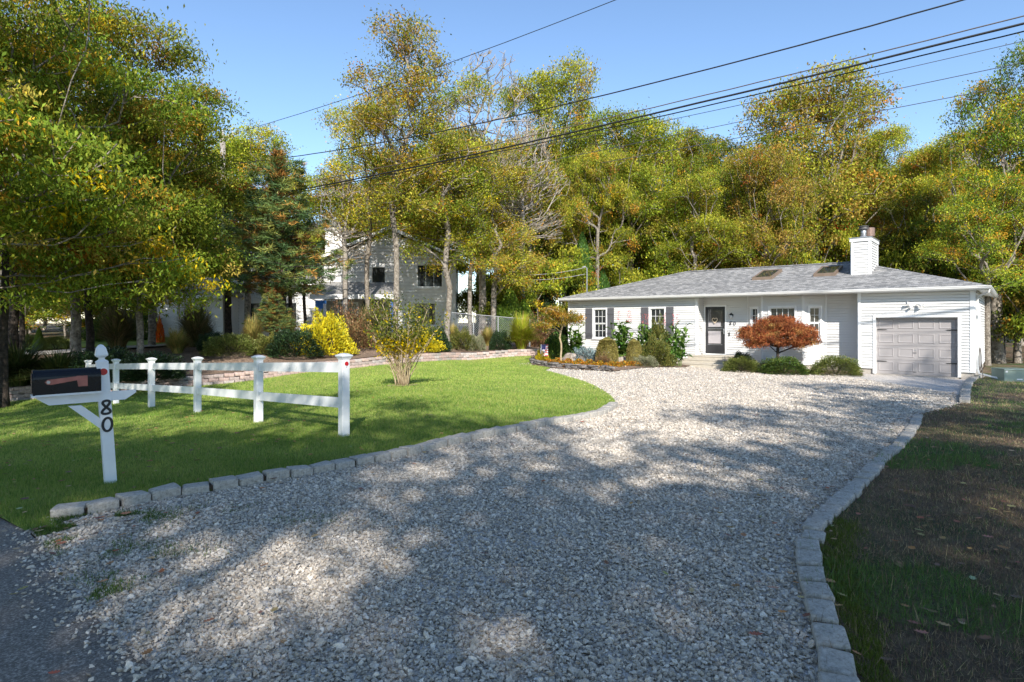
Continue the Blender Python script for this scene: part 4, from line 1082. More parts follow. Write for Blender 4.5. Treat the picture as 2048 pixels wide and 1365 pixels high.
# garden hose hanging at the garage corner
m = MB(); r = random.Random(4)
hb = Vector((*HW(SR + .12, .05), 0))
P = []
for k in range(60):
    a = k / 59 * 2 * math.pi * 5; P.append((hb.x + .035 * math.cos(a) + r.uniform(-.01, .01) + .02, hb.y - .03, .42 + .42 * math.sin(a) * (1 - k * .004)))
P += [(hb.x + .06, hb.y - .1, -.15), (hb.x - .05, hb.y - .2, -.26), (hb.x - .15, hb.y - .1, -.27), (hb.x + .1, hb.y - .25, -.26), (hb.x + .25, hb.y - .05, -.27)]
m.tube(P, .013, 5); tag(m.build('garden_hose', plain('hose_grey', (.13, .115, .10), .5)), 'coiled garden hose hanging at the right corner of the garage', 'hose')

# green utility cabinet
uz = tz(16.95, 20.5)
ub = empty('utility_box', (16.98, 20.45, uz), math.radians(-4), 'pale green metal utility cabinet on the grass right of the garage', 'utility box')
UG = plain('utility_green', (.25, .31, .255), .5, .06, 4, dirt=.2, dcol=(.24, .28, .2))
m = MB(); m.box(-.40, .40, -.3, .3, 0.02, .40); m.build('cabinet_body', UG, ub)
m = MB(); m.prism([(-.33, .40), (.33, .40), (.30, .43), (-.31, .43)], 'x', -.42, .42); m.v = [(x, y, z) for x, y, z in m.v]; m.build('lid', UG, ub)
m = MB(); m.box(-.46, .46, -.36, .36, -.12, .02); m.build('pad', CONC, ub)
m = MB(); m.box(-.36, -.29, -.303, -.3, .31, .37); m.build('sticker', plain('sticker_white', (.75, .75, .75), .5), ub)
m = MB(); m.box(.0, .18, -.303, -.3, .06, .10); m.build('sticker', MATS['sticker_white'], ub)

# ------------------------------------------------------------------ NEIGHBOUR'S HOUSE (far, behind the trees)
nh = empty('house', (-7.3, 36, 0), math.radians(4), 'large white two-storey house with blue porch post, half hidden behind the trees', 'house')
NS = plain('neighbour_siding', (.80, .785, .77), .5, .05, 2)
NR = plain('neighbour_roof', (.30, .29, .28), .9, .2, 3, bump=.4)
BLUE = plain('blue_paint', (.045, .13, .42), .45, .1, 5)
GRW = plain('porch_wall', (.40, .37, .33), .7, .1, 3)
m = MB(); nf = Frame((-3.9, 0), (3.9, 0)); nb0 = .7
siding(m, nf, nb0, 5.55, [(2.7, 3.7, 3.85, 5.1), (5.4, 7.1, 3.75, 5.25), (5.2, 6.7, 1.45, 2.95), (-.1, 4.2, .6, 3.25)], course=.2, lip=.02)
siding(m, nf, 5.55, 7.25, course=.2, lip=.02, ztop=lambda z, a, b: (a + (z - 5.5) * 2.25, b - (z - 5.5) * 2.25))
fr_ = Frame((3.9, 0), (3.9, 8)); siding(m, fr_, nb0, 5.55, course=.2, lip=.02)
fr2_ = Frame((-3.9, 8), (-3.9, 0)); siding(m, fr2_, nb0, 5.55, course=.2, lip=.02)
tag(m.build('siding', NS, nh), kind='stuff')
m = MB()
for sx in (-1, 1):
    m.add([(sx * 4.25, -.35, 5.40), (0, -.35, 7.32), (0, 8, 7.32), (sx * 4.25, 8, 5.40), (sx * 4.25, -.35, 5.52), (0, -.35, 7.45), (0, 8, 7.45), (sx * 4.25, 8, 5.52)],
          [(0, 1, 2, 3), (7, 6, 5, 4), (0, 4, 5, 1), (3, 2, 6, 7), (0, 3, 7, 4)])
nroof = m.build('roof', NR, nh)
m = MB()
for sx in (-1, 1): m.add([(sx * 4.27, -.38, 5.33), (0, -.38, 7.24), (0, -.38, 7.44), (sx * 4.27, -.38, 5.52), (sx * 4.27, -.352, 5.33), (0, -.352, 7.24), (0, -.352, 7.44), (sx * 4.27, -.352, 5.52)], [(0, 1, 2, 3), (7, 6, 5, 4), (0, 4, 5, 1), (3, 2, 6, 7), (0, 3, 7, 4)])
m.build('bargeboard', TRIM, nh)
for a, b, z0, z1, c in ((2.7, 3.7, 3.85, 5.1, 1), (5.4, 7.1, 3.75, 5.25, 3), (5.2, 6.7, 1.45, 2.95, 3)): window(nh, nf, a, b, z0, z1, c, 1, double=False, case=.09)
m = MB(); m.box(-3.7, 3.7, .15, 7.9, .3, 5.4); m.build('inner_wall', MATS['dark_interior'], nh)
# chimney with cap
m = MB()
cf = [Frame((-4.2, 1.6), (-3.2, 1.6)), Frame((-3.2, 1.6), (-3.2, 2.7)), Frame((-3.2, 2.7), (-4.2, 2.7)), Frame((-4.2, 2.7), (-4.2, 1.6))]
for f2 in cf: siding(m, f2, 5.2, 7.45, course=.2, lip=.02)
nc = m.build('chimney', NS, nh); m = MB(); m.box(-4.26, -3.14, 1.54, 2.76, 7.45, 7.6); m.build('chimney_cap', METAL, nc); m = MB(); m.lathe([(.11, 0), (.11, .5), (.2, .52), (.2, .66), (.02, .7)], 10, (-3.7, 2.1, 7.6)); m.build('flue', METAL, nc)
# porch with blue posts
m = MB(); m.box(-3.8, .3, .02, .12, .9, 3.25); m.build('porch_wall', GRW, nh)
m = MB(); m.add([(-4.1, -2.2, 3.15), (.5, -2.2, 3.15), (.5, .05, 4.0), (-4.1, .05, 4.0), (-4.1, -2.2, 3.25), (.5, -2.2, 3.25), (.5, .05, 4.1), (-4.1, .05, 4.1)], [(0, 1, 2, 3), (7, 6, 5, 4), (0, 4, 5, 1), (1, 5, 6, 2), (2, 6, 7, 3), (3, 7, 4, 0)])
pr = m.build('porch_roof', NR, nh)
m = MB(); m.box(-4.15, .55, -2.26, -2.2, 3.0, 3.27); m.build('porch_fascia', TRIM, nh)
for xx in (-2.3, .35):
    m = MB(); m.box(xx - .09, xx + .09, -2.1, -1.92, .9, 3.1); m.build('porch_post', BLUE, nh)
m = MB(); m.box(-4.0, .5, -2.25, .05, .6, .95); m.build('porch_floor', TRIM, nh)
window(nh, nf, .8, 2.0, 1.0, 2.9, 2, 1, double=False, sill=False, case=.08); 
m = MB(); trim_box(m, nf, 2.3, 3.3, .13, .17, .95, 2.95); m.build('door', plain('navy_door', (.02, .03, .07), .4), nh)
# one-storey wing to the left
wf = Frame((-13.2, -1.4), (-9.2, -1.4)); m = MB(); siding(m, wf, .75, 3.25, [(1.5, 1.75, 1.8, 2.9), (2.0, 2.25, 1.8, 2.9)], course=.2, lip=.02)
wf2 = Frame((-9.2, -1.4), (-9.2, 1)); siding(m, wf2, .75, 3.25, course=.2, lip=.02)
wf3 = Frame((-9.2, 1), (-3.9, 1)); siding(m, wf3, .75, 4.1, [(.35, 2.0, 1.3, 2.95), (2.6, 3.5, 1.3, 2.95)], course=.2, lip=.02)
wf4 = Frame((-13.2, 4), (-13.2, -1.4)); siding(m, wf4, .75, 3.25, course=.2, lip=.02)
tag(m.build('siding', NS, nh), kind='stuff')
m = MB(); m.box(-13, -9.4, -1.2, 4, .3, 3.2); m.box(-9.4, -3.9, 1.15, 6, .3, 4.0); m.build('inner_wall', MATS['dark_interior'], nh)
for a in (1.5, 2.0): window(nh, wf, a, a + .25, 1.8, 2.9, 1, 1, double=False, sill=False, case=.04)
window(nh, wf3, .35, 2.0, 1.3, 2.95, 2, 1, double=False, case=.07); window(nh, wf3, 2.6, 3.5, 1.3, 2.95, 1, 1, double=False, case=.07)
m = MB()
m.add([(-13.6, -1.8, 3.2), (-8.9, -1.8, 3.2), (-9.6, 2.5, 4.5), (-12.2, 2.5, 4.5), (-13.6, 5, 3.2), (-8.9, 5, 3.2)], [(0, 1, 2, 3), (4, 0, 3), (1, 5, 2), (5, 4, 3, 2), (1, 0, 4, 5)])
m.add([(-9.4, .5, 4.05), (-3.8, .5, 4.05), (-3.8, 4, 5.2), (-9.4, 4, 5.2), (-9.4, .5, 4.2), (-3.8, .5, 4.2), (-3.8, 4, 5.35), (-9.4, 4, 5.35)], [(0, 1, 2, 3), (7, 6, 5, 4), (0, 4, 5, 1), (1, 5, 6, 2), (2, 6, 7, 3), (3, 7, 4, 0)])
m.build('wing_roof', NR, nh)
m = MB(); m.box(-13.62, -8.88, -1.86, -1.8, 3.05, 3.22); m.box(-9.42, -3.78, .44, .5, 3.95, 4.2); m.build('fascia', TRIM, nh)
# banner hanging from the porch post
bn = empty('banner', (-10.6, 33.2, 0), 0, 'blue and white house banner with orange shape hanging at the porch', 'banner')
m = MB(); m.tube([(-.35, 0, 2.92), (.75, .2, 2.92)], .015, 6); m.build('banner_pole', TRIM, bn)
m = MB()
nxx, nzz = 8, 10
def banner_col(u, v):
    return None
for i in range(nxx):
    for k in range(nzz):
        u0, u1, w0, w1 = i / nxx, (i + 1) / nxx, k / nzz, (k + 1) / nzz
        uc, wc_ = (u0 + u1) / 2, (w0 + w1) / 2
        mi = 0 if wc_ > .45 else 1
        if (uc - .2) ** 2 + (wc_ - .2) ** 2 < .045: mi = 2
        if (uc - .7) ** 2 + (wc_ - .38) ** 2 < .02: mi = 3
        if .8 < uc and wc_ < .8: mi = 1
        Pp = lambda u, w: (-.3 + u * .62, .02 + .05 * math.sin(u * 6), 1.98 + w * .92)
        m.add([Pp(u0, w0), Pp(u1, w0), Pp(u1, w1), Pp(u0, w1)], [(0, 1, 2, 3)], mi)
m.build('cloth', [plain('banner_blue', (.06, .22, .60), .8), plain('banner_white', (.75, .74, .76), .8), plain('banner_orange', (.75, .20, .03), .8), plain('banner_lime', (.50, .60, .10), .8)], bn)
# ------------------------------------------------------------------ MAILBOX
ax = Vector((-.755, -.656, 0)); az_ = math.atan2(-.656, -.755)          # box points this way, towards the street
mx, my = -4.33, 6.47; mz = tz(mx, my)
mail = empty('mailbox', (mx, my, mz), az_, 'black mailbox with faded red flag on a leaning white post numbered 80', 'mailbox')
mail.rotation_euler = (0, 0, az_)
# local: x along the box (street side +), y to the camera side (+), z up
LEAN = Matrix.Rotation(math.radians(3.4), 4, 'Y')
WP = plain('mailbox_post_white', (.78, .78, .79), .45, .05, 5, dirt=.25, dcol=(.45, .42, .38))
pw = .054
m = MB(); m.box(-pw, pw, -pw, pw, -.1, 1.31); m.prism([(-pw, -pw), (pw, -pw), (pw, pw), (-pw, pw)], 'z', 1.31, 1.311)
def frust(m, a, z0, b, z1):
    m.add([(-a,-a,z0),(a,-a,z0),(a,a,z0),(-a,a,z0),(-b,-b,z1),(b,-b,z1),(b,b,z1),(-b,b,z1)], [(0,1,5,4),(1,2,6,5),(2,3,7,6),(3,0,4,7),(4,5,6,7),(3,2,1,0)])
frust(m, pw + .003, 1.311, .028, 1.335)
m.v = [tuple(LEAN @ Vector(p)) for p in m.v]
post = m.build('post', WP, mail)
m = MB(); frust(m, .026, 1.335, .026, 1.352); frust(m, .026, 1.352, .052, 1.372); frust(m, .052, 1.372, .056, 1.385); frust(m, .056, 1.385, .042, 1.455); frust(m, .042, 1.455, .022, 1.487); frust(m, .022, 1.487, .006, 1.495)
m.v = [tuple(LEAN @ Vector(p)) for p in m.v]; m.build('finial', WP, post)
BX = Matrix.Translation((0, 0, .03)) @ Matrix.Rotation(math.radians(.6), 4, 'Y')
m = MB(); m.prism([(-.24, .955), (.62, .955), (.62, .935), (.52, .86), (-.14, .86), (-.24, .93)], 'y', -.0, .045, M=BX); m.build('arm', WP, mail)
m = MB(); m.prism([(.07, .955), (.66, .955), (.66, .975), (.07, .975)], 'y', -.10, .10, M=BX); m.build('mounting_board', WP, mail)
m = MB(); m.prism([(.045, .55), (.045, .66), (.26, .862), (.37, .862)], 'y', .002, .042); m.build('brace', WP, mail)
MBLK = plain('mailbox_black', (.006, .007, .010), .26, .25, 4, spec=.25)
prof = [(-.095, 0), (-.095, .155)] + [(-.095 * math.cos(a), .155 + .095 * math.sin(a)) for a in [math.pi * k / 14 for k in range(1, 14)]] + [(.095, .155), (.095, 0)]
m = MB(); Mx = BX @ Matrix.Translation((0, 0, .9765)); m.prism(prof, 'x', .082, .63, M=Mx); body = m.build('box', MBLK, mail)
m = MB(); pf = [(a * 1.06, b * 1.03 - .004) for a, b in prof]; m.prism(pf, 'x', .6305, .648, M=Mx); m.prism([(a * .8, b * .8 + .02) for a, b in prof], 'x', .648, .656, M=Mx); m.build('box_door', MBLK, mail)
m = MB(); m.prism([(.20, .062), (.20, .172), (.29, .172), (.30, .168), (.53, .148), (.555, .125), (.535, .10), (.50, .096), (.29, .128), (.28, .062)], 'y', .098, .102, M=Mx)
FLG = plain('flag_faded_red', (.36, .12, .09), .6, .2, 12)
fg = m.build('flag', FLG, mail)
m = MB(); m.tube([Mx @ Vector((.525, .10, .124)), Mx @ Vector((.525, .112, .124))], .016, 10); m.build('flag_pivot', METAL, fg)
RED = plain('reflector_red', (.45, .012, .02), .25, .15, 40)
def disc(name, mat, M, r, th, parent):
    m = MB(); m.tube([M @ Vector((0, 0, 0)), M @ Vector((0, th, 0))], r, 20); return m.build(name, mat, parent)
rf_ = disc('reflector', RED, LEAN @ Matrix.Translation((-.002, pw, 1.205)), .036, .008, mail)
disc('reflector_rim', TRIM, LEAN @ Matrix.Translation((-.002, pw, 1.205)), .041, .005, mail)
MD = LEAN @ Matrix(((-1, 0, 0, -.004), (0, -1, 0, pw + .001), (0, 0, 1, 0), (0, 0, 0, 1)))
for dg, z in ((digit8, .825), (digit0, .640)):
    m = MB(); P = dg(.140, .06); stroke(m, MD @ Matrix.Translation((0, 0, z)), P, .025, .006); m.build('numeral', BLACK, mail)

# ------------------------------------------------------------------ FENCE: posts every three metres, two rails a bay
FP = [(688, 871, 8.85), (517, 845, 10.8), (395, 825.5, 13.0), (303, 815, 14.6), (232, 807, 16.3), (177, 801, 18.0)]
fpos = [(*ray(px, d), zrow(py, d)) for px, py, d in FP]
fen = empty('fence', (fpos[0][0], fpos[0][1], 0), 0, 'white two-rail vinyl fence running across the front lawn', 'fence')
f0 = Vector((fpos[0][0], fpos[0][1], 0))
fd_ = Vector((fpos[-1][0] - fpos[0][0], fpos[-1][1] - fpos[0][1], 0)).normalized(); frz = math.atan2(fd_.y, fd_.x)
def post_mesh():
    m = MB(); w = .0635; b = .010
    pr_ = [(-w + b, -w), (w - b, -w), (w, -w + b), (w, w - b), (w - b, w), (-w + b, w), (-w, w - b), (-w, -w + b)]
    m.prism(pr_, 'z', -.3, 1.13); me = m.mesh('post'); me.materials.append(VINYL); return me
def cap_mesh():
    m = MB(); frust(m, .068, 1.125, .074, 1.14); frust(m, .074, 1.14, .092, 1.165); frust(m, .092, 1.165, .095, 1.18); frust(m, .095, 1.18, .045, 1.205); frust(m, .045, 1.205, .01, 1.212)
    me = m.mesh('cap'); me.materials.append(VINYL); return me
PM, CM = post_mesh(), cap_mesh()
for i, p in enumerate(fpos):
    q = Vector(p) - f0
    a = link('post', PM, fen, loc=q, rot=(0, 0, frz + (.02 if i % 2 else -.015)))
    link('cap', CM, a)
    if i == 0:
        nrm = Vector((-fd_.x, -fd_.y, 0))
        c = q + nrm * .0635 + Vector((0, 0, 1.06))
        m = MB(); m.tube([c, c + nrm * .008], .033, 18); m.build('reflector', RED, fen)
        m = MB(); m.tube([c + nrm * .0005, c + nrm * .005], .038, 18); m.build('reflector_rim', TRIM, fen)
        m = MB(); m.tube([c + Vector((0, 0, -.052)), c + nrm * .006 + Vector((0, 0, -.052))], .006, 8); m.build('screw', METAL, fen)
for i in range(5):
    a, b = Vector(fpos[i]) - f0, Vector(fpos[i + 1]) - f0
    for zr_, hh in ((.925, .15), (.40, .15)):
        d = (b - a); t = Vector((d.x, d.y, 0)).normalized(); n = Vector((-t.y, t.x, 0)) * .019
        p, q = a + t * .05 + Vector((0, 0, zr_)), b - t * .05 + Vector((0, 0, zr_))
        vs = [p - n, p + n, q + n, q - n]; vs += [v + Vector((0, 0, hh)) for v in vs]
        m = MB(); m.add(vs, [(0, 3, 2, 1), (4, 5, 6, 7), (0, 1, 5, 4), (1, 2, 6, 5), (2, 3, 7, 6), (3, 0, 4, 7)]); m.build('rail', VINYL, fen)
        m = MB(); e = a + t * .078 + Vector((0, 0, zr_ - .012)); m.box(-.016, .016, -.026, .026, -.012, .012, 0, Matrix.Translation(e) @ Matrix.Rotation(frz, 4, 'Z')); m.build('bracket', plain('bracket_grey', (.2, .2, .2), .5), fen)

# ------------------------------------------------------------------ UTILITY POLE AND OVERHEAD WIRES
pbx, pby = ray(455, 32); pole = empty('utility_pole', (pbx, pby, tz(pbx, pby)), 0, 'weathered wooden utility pole rising through the trees on the left', 'utility pole')
ptop = Vector((ray(445, 32)[0] - pbx, 0, zrow(268, 32) - tz(pbx, pby)))
m = MB(); m.tube([(0, 0, -.3), ptop * .5, ptop], [.19, .165, .13], 12); m.build('shaft', POLEW, pole, smooth=True)
m = MB(); pt = ptop; m.tube([pt + Vector((-.1, 0, -.15)), pt + Vector((-.75, -.05, -.55))], .04, 6); m.tube([pt + Vector((.05, 0, -.3)), pt + Vector((.9, 0, .05))], .03, 6); m.build('bracket_arm', METAL, pole)
for q in ((-.75, -.05, -.45), (.3, 0, -.1), (.55, 0, 0), (.8, 0, .1), (0, 0, .12)):
    m = MB(); c = pt + Vector(q); m.lathe([(.03, -.1), (.09, -.08), (.05, -.03), (.09, 0), (.05, .05), (.08, .08), (.02, .12)], 10, c); m.build('insulator', plain('insulator_grey', (.55, .55, .56), .3), pole)
m = MB(); m.tube([pt * .80 + Vector((-.3, 0, 0)), pt * .80 + Vector((.3, -.1, 0))], .06, 6); m.tube([pt * .79 + Vector((.2, -.1, 0)), pt * .72 + Vector((.28, -.12, 0)), pt * .64 + Vector((.2, -.1, 0))], .045, 6); m.build('cable_bracket', METAL, pole)
A_, B_ = np.array([-15.4, 32.0]), np.array([27.4, -18.0])
def wire(label, pts, rad, mat, off=0.0):
    W = []
    for px, py in pts:
        a = (px - 1024) / FPX; o = np.array([.55, .84]) * off
        t = (a * (A_[1] + o[1]) - (A_[0] + o[0])) / (B_[0] - a * B_[1])
        x, y = A_ + o + B_ * t; W.append((x, y, zrow(py, y)))
    W = np.array(W)
    # smooth fit: a wire hangs as a shallow parabola
    s = W[:, 0]; c = np.polyfit(s, W[:, 2], 2 if len(W) > 2 else 1)
    xs = np.linspace(W[0, 0], 26, 60); cy = np.polyfit(s, W[:, 1], 1)
    m = MB(); r = random.Random(int(off * 100) + len(label)); wob = .006 if rad > .012 else .0
    m.tube([(x, np.polyval(cy, x), np.polyval(c, x) + r.uniform(-wob, wob)) for x in xs], rad, 5)
    return tag(m.build('overhead_wire', mat, smooth=True), label, 'wire')
WB = plain('wire_black', (.012, .012, .014), .6); WG = plain('wire_brown', (.11, .085, .07), .7, .3, 20); WF = plain('wire_grey', (.06, .065, .08), .6)
wire('topmost overhead wire, leaving the pole top and crossing the sky to the upper edge', [(465, 268), (860, 140), (1232, 0)], .013, WB, 0)
wire('second overhead wire from the top, thick and slightly wavy', [(465, 328), (692, 297), (940, 253), (1145, 205.5), (1400, 141.5), (1560, 101), (1860, 20)], .021, WB, .1)
wire('brown upper wire of the close bundle crossing the right half of the sky', [(493, 385), (692, 350), (800, 328.6), (1400, 192), (1560, 153), (2048, 34)], .016, WG, .05)
wire('thickest black cable in the middle of the bundle', [(484, 401), (733, 353), (940, 312), (1400, 205.5), (1560, 166.5), (2048, 47.4)], .030, WB, 0)
wire('black cable just below the thickest cable', [(484, 405), (800, 346), (1140, 274), (1400, 214), (1560, 177), (2048, 64)], .018, WB, .15)
wire('thin grey wire just under the cable bundle', [(900, 325), (1400, 227), (1640, 176), (2048, 82)], .009, WF, .3)
wire('thin grey wire, second from the bottom, over the large oak', [(1100, 322), (1368, 267), (1471, 245), (1739, 191), (1964, 142)], .010, WF, .4)
wire('lowest thin grey wire crossing the gap between the two right-hand oaks', [(1200, 327), (1471, 277), (1772, 220), (1949, 186)], .010, WF, .5)
# service drop from the trees to the mast on the house
mp_ = Vector((*HW(-13.78, 1.14), 4.66))
for k, dz in enumerate((0, -.22)):
    m = MB(); a = Vector((*ray(990, 33), zrow(547, 33) + dz)); m.tube([a.lerp(mp_ + Vector((0, 0, dz * 1.6)), t / 12) - Vector((0, 0, .9 * (t / 12) * (1 - t / 12))) for t in range(13)], .012, 4)
    tag(m.build('service_wire', plain('wire_pale', (.42, .41, .40), .6)), ('upper' if k == 0 else 'lower') + ' pale service wire reaching the mast at the left end of the house roof', 'wire')

# ------------------------------------------------------------------ CHAIN-LINK FENCE
ca, cb = Vector((-3.3, 29.6, 0)), Vector((.9, 30.4, 0)); cr_ = empty('chain_link_fence', ca, 0, 'grey chain-link fence behind the pale trunks and ornamental grass', 'fence')
cd = cb - ca; zc = lambda t: tz(*(ca + cd * t)[:2])
for t in (0, .33, .62, 1.0):
    m = MB(); q = cd * t; m.tube([q + Vector((0, 0, zc(t) - .2)), q + Vector((0, 0, zc(t) + 1.42))], .03, 6); m.build('post', METAL, cr_)
m = MB(); m.tube([Vector((0, 0, zc(0) + 1.4)), cd + Vector((0, 0, zc(1) + 1.4))], .02, 6); m.build('top_rail', METAL, cr_)
m = MB()
for k in range(-12, 45):
    for sg in (1, -1):
        P = []
        for j in (0, 1):
            t = (k + (j if sg > 0 else 1 - j) * 12) / 44; zz = j * 1.38
            P.append((t, zz))
        (t0, za), (t1, zb) = P
        if max(t0, t1) < 0 or min(t0, t1) > 1: continue
        c0, c1 = min(max(t0, 0), 1), min(max(t1, 0), 1)
        f = lambda t: za + (zb - za) * (t - t0) / (t1 - t0)
        m.tube([cd * c0 + Vector((0, 0, zc(c0) + f(c0))), cd * c1 + Vector((0, 0, zc(c1) + f(c1)))], .0045, 3, cap=False)
tag(m.build('wire_mesh', METAL, cr_), kind='stuff')

# ------------------------------------------------------------------ SLATE BORDER, ROCKS, GARDEN FLAG
sb = [hit(px, py) for px, py in ((1062, 725.5), (1072, 729), (1100, 734), (1130, 736.5), (1165, 739), (1200, 741), (1226, 743.5))]
sb = resample(np.array(sb), .30)
slr = empty('slate_border', (sb[0][0], sb[0][1], 0), 0, 'low dry-stacked slate border in front of the orange flowers', 'stone border')
r = random.Random(9)
for i in range(len(sb) - 1):
    for c in range(3):
        a, b = Vector(sb[i]), Vector(sb[i + 1]); t = (b - a).normalized(); ang = math.atan2(t.y, t.x)
        m = MB(); lx, ly, lz = r.uniform(.26, .48), r.uniform(.2, .34), r.uniform(.035, .065)
        n = r.randint(6, 8); poly = [(math.cos(k * 2 * math.pi / n) * lx / 2 * r.uniform(.8, 1.15), math.sin(k * 2 * math.pi / n) * ly / 2 * r.uniform(.8, 1.15)) for k in range(n)]
        m.prism(poly, 'z', 0, lz)
        p = a.lerp(b, r.uniform(.2, .8)); m.build('stone', SLATE, slr, loc=(p.x - sb[0][0] + r.uniform(-.04, .04), p.y - sb[0][1] + r.uniform(-.05, .08), p.z + c * .062), rot=(r.uniform(-.1, .1), r.uniform(-.1, .1), ang + r.uniform(-.3, .3)))
def rock(label, px, py, w, h, seed, group=None):
    x, y, z = hit(px, py); r = random.Random(seed); bm = bmesh.new(); bmesh.ops.create_icosphere(bm, subdivisions=3, radius=1)
    from mathutils import noise
    for v in bm.verts:
        k = 1 + .35 * noise.noise(v.co * 1.1 + Vector((seed * 3.1, 0, 0))) + .12 * noise.noise(v.co * 3.5 + Vector((0, seed, 0)))
        v.co = Vector((v.co.x * w / 2 * k, v.co.y * w / 2.4 * k, max(-.2, v.co.z) * h * k))
    me = bpy.data.meshes.new('rock'); bm.to_mesh(me); bm.free(); me.materials.append(ROCK)
    tag(link('rock', me, loc=(x, y, z), rot=(0, 0, r.uniform(0, 6))), label, 'rock', group)
rock('long pale pink boulder beside the silvery blue shrub in the flower bed', 1150, 722, 1.1, .33, 2)
rock('small pale rock right of the golden dwarf conifer', 1243, 725, .6, .25, 3)
rock('brown rock between the low junipers under the bay window', 1518, 735, .5, .2, 4)
gf = Vector(hit(1089, 722)); gfe = empty('garden_flag', gf, math.radians(-8), 'small garden flag with stars and stripes colours beside the hedge', 'flag')
m = MB(); m.tube([(-.19, 0, 0), (-.19, 0, .72), (.17, 0, .74), (.17, 0, .70)], .008, 6); m.build('flag_stand', BLACK, gfe)
m = MB()
for i in range(7):
    for k in range(9):
        u0, u1, w0, w1 = i / 7, (i + 1) / 7, k / 9, (k + 1) / 9; uc, wq = (u0 + u1) / 2, (w0 + w1) / 2
        mi = 0
        if wq > .5 and .18 < uc < .65: mi = 1
        elif (k % 2 == 0) and uc > .5: mi = 2
        elif (k + i) % 4 == 0 and wq < .5: mi = 2
        Pp = lambda u, w: (-.17 + u * .32, .012 * math.sin(u * 7), .2 + w * .5)
        m.add([Pp(u0, w0), Pp(u1, w0), Pp(u1, w1), Pp(u0, w1)], [(0, 1, 2, 3)], mi)
m.build('cloth', [plain('flag_white', (.72, .70, .72), .8), plain('flag_blue', (.10, .10, .30), .8), plain('flag_red', (.5, .12, .12), .8)], gfe)

# ------------------------------------------------------------------ TREES: a skeleton grown to its leaf clusters, then leaves
def rot_basis(r, n, up=0.6, droop=0.0):
    """random leaf axes A and normals N; up pulls normals upward, droop pulls axes down"""
    Nn = r.normal(0, 1, (n, 3)); Nn[:, 2] = np.abs(Nn[:, 2]) + up; Nn /= np.linalg.norm(Nn, axis=1)[:, None]
    A = r.normal(0, 1, (n, 3)); A[:, 2] -= droop
    A -= Nn * (A * Nn).sum(1)[:, None] * (1 if droop < .5 else .4); A /= np.linalg.norm(A, axis=1)[:, None]
    Nn -= A * (A * Nn).sum(1)[:, None]; Nn /= np.linalg.norm(Nn, axis=1)[:, None]
    return A, Nn
def leaf_quads(C, A, Nn, Ln, W, fold=.12):
    B = np.cross(A, Nn); Ln = np.asarray(Ln).reshape(-1, 1); W = np.asarray(W).reshape(-1, 1)
    base = C - A * Ln * .5; tip = C + A * Ln * .5 - Nn * Ln * .08
    mid = C - A * Ln * .04 + Nn * Ln * fold * .5
    V = np.stack([base, mid + B * W * .5, tip, mid - B * W * .5], 1).reshape(-1, 3)
    return V, np.arange(len(V)).reshape(-1, 4)
def pick(r, n, pal, w):
    pal = np.asarray(pal, float); return pal[r.choice(len(pal), n, p=np.asarray(w) / np.sum(w))]
OAKG, OAKY, OAKB, OAKO, GOLD, REDD, DKG, LIME = (.165, .235, .03), (.45, .46, .06), (.54, .39, .10), (.66, .32, .06), (.68, .44, .03), (.55, .11, .04), (.06, .09, .018), (.36, .43, .05)

def skeleton(r, tips, trunk, step=.5, k_len=.35, grav=.06):
    """tips (n,3); trunk polyline (m,3).  returns nodes, parent index"""
    nodes = [tuple(p) for p in trunk]; par = [-1] + list(range(len(trunk) - 1)); plen = list(np.concatenate([[0], np.cumsum(np.linalg.norm(np.diff(trunk, axis=0), axis=1))]))
    top = trunk[-1]; order = np.argsort(np.linalg.norm(tips - top, axis=1) + (tips[:, 2] - top[2]) * -.0)
    ends = []
    m0 = len(trunk) // 3
    arr = np.array(nodes); pl = np.array(plen)
    cap = 60000; A = np.zeros((cap, 3)); PL = np.zeros(cap); n = len(nodes); A[:n] = arr; PL[:n] = pl
    PL[:m0] = 1e3
    for i in order:
        t = tips[i]; d = np.linalg.norm(A[:n] - t, axis=1); dz = np.maximum(0, A[:n, 2] - t[2] + .15)
        c = d + k_len * PL[:n] + dz * 1.6
        j = int(c.argmin()); a = A[j].copy(); dist = d[j]; k = max(1, int(dist / step))
        pv = A[par[j]] if par[j] >= 0 else a - [0, 0, 1]
        dir0 = (a - pv); dir0 /= (np.linalg.norm(dir0) + 1e-9); bend = min(dist * .3, 1.0)
        prev = j
        for q in range(1, k + 1):
            u = q / k; c1 = a + dir0 * bend
            p = (1 - u) ** 2 * a + 2 * u * (1 - u) * c1 + u * u * t
            if q < k: p = p + r.normal(0, .05 * step, 3)
            A[n] = p; PL[n] = PL[prev] + np.linalg.norm(p - A[prev]) if PL[prev] < 900 else np.linalg.norm(p - A[prev])
            par.append(prev); prev = n; n += 1
        ends.append(prev)
    return A[:n].copy(), np.array(par), ends
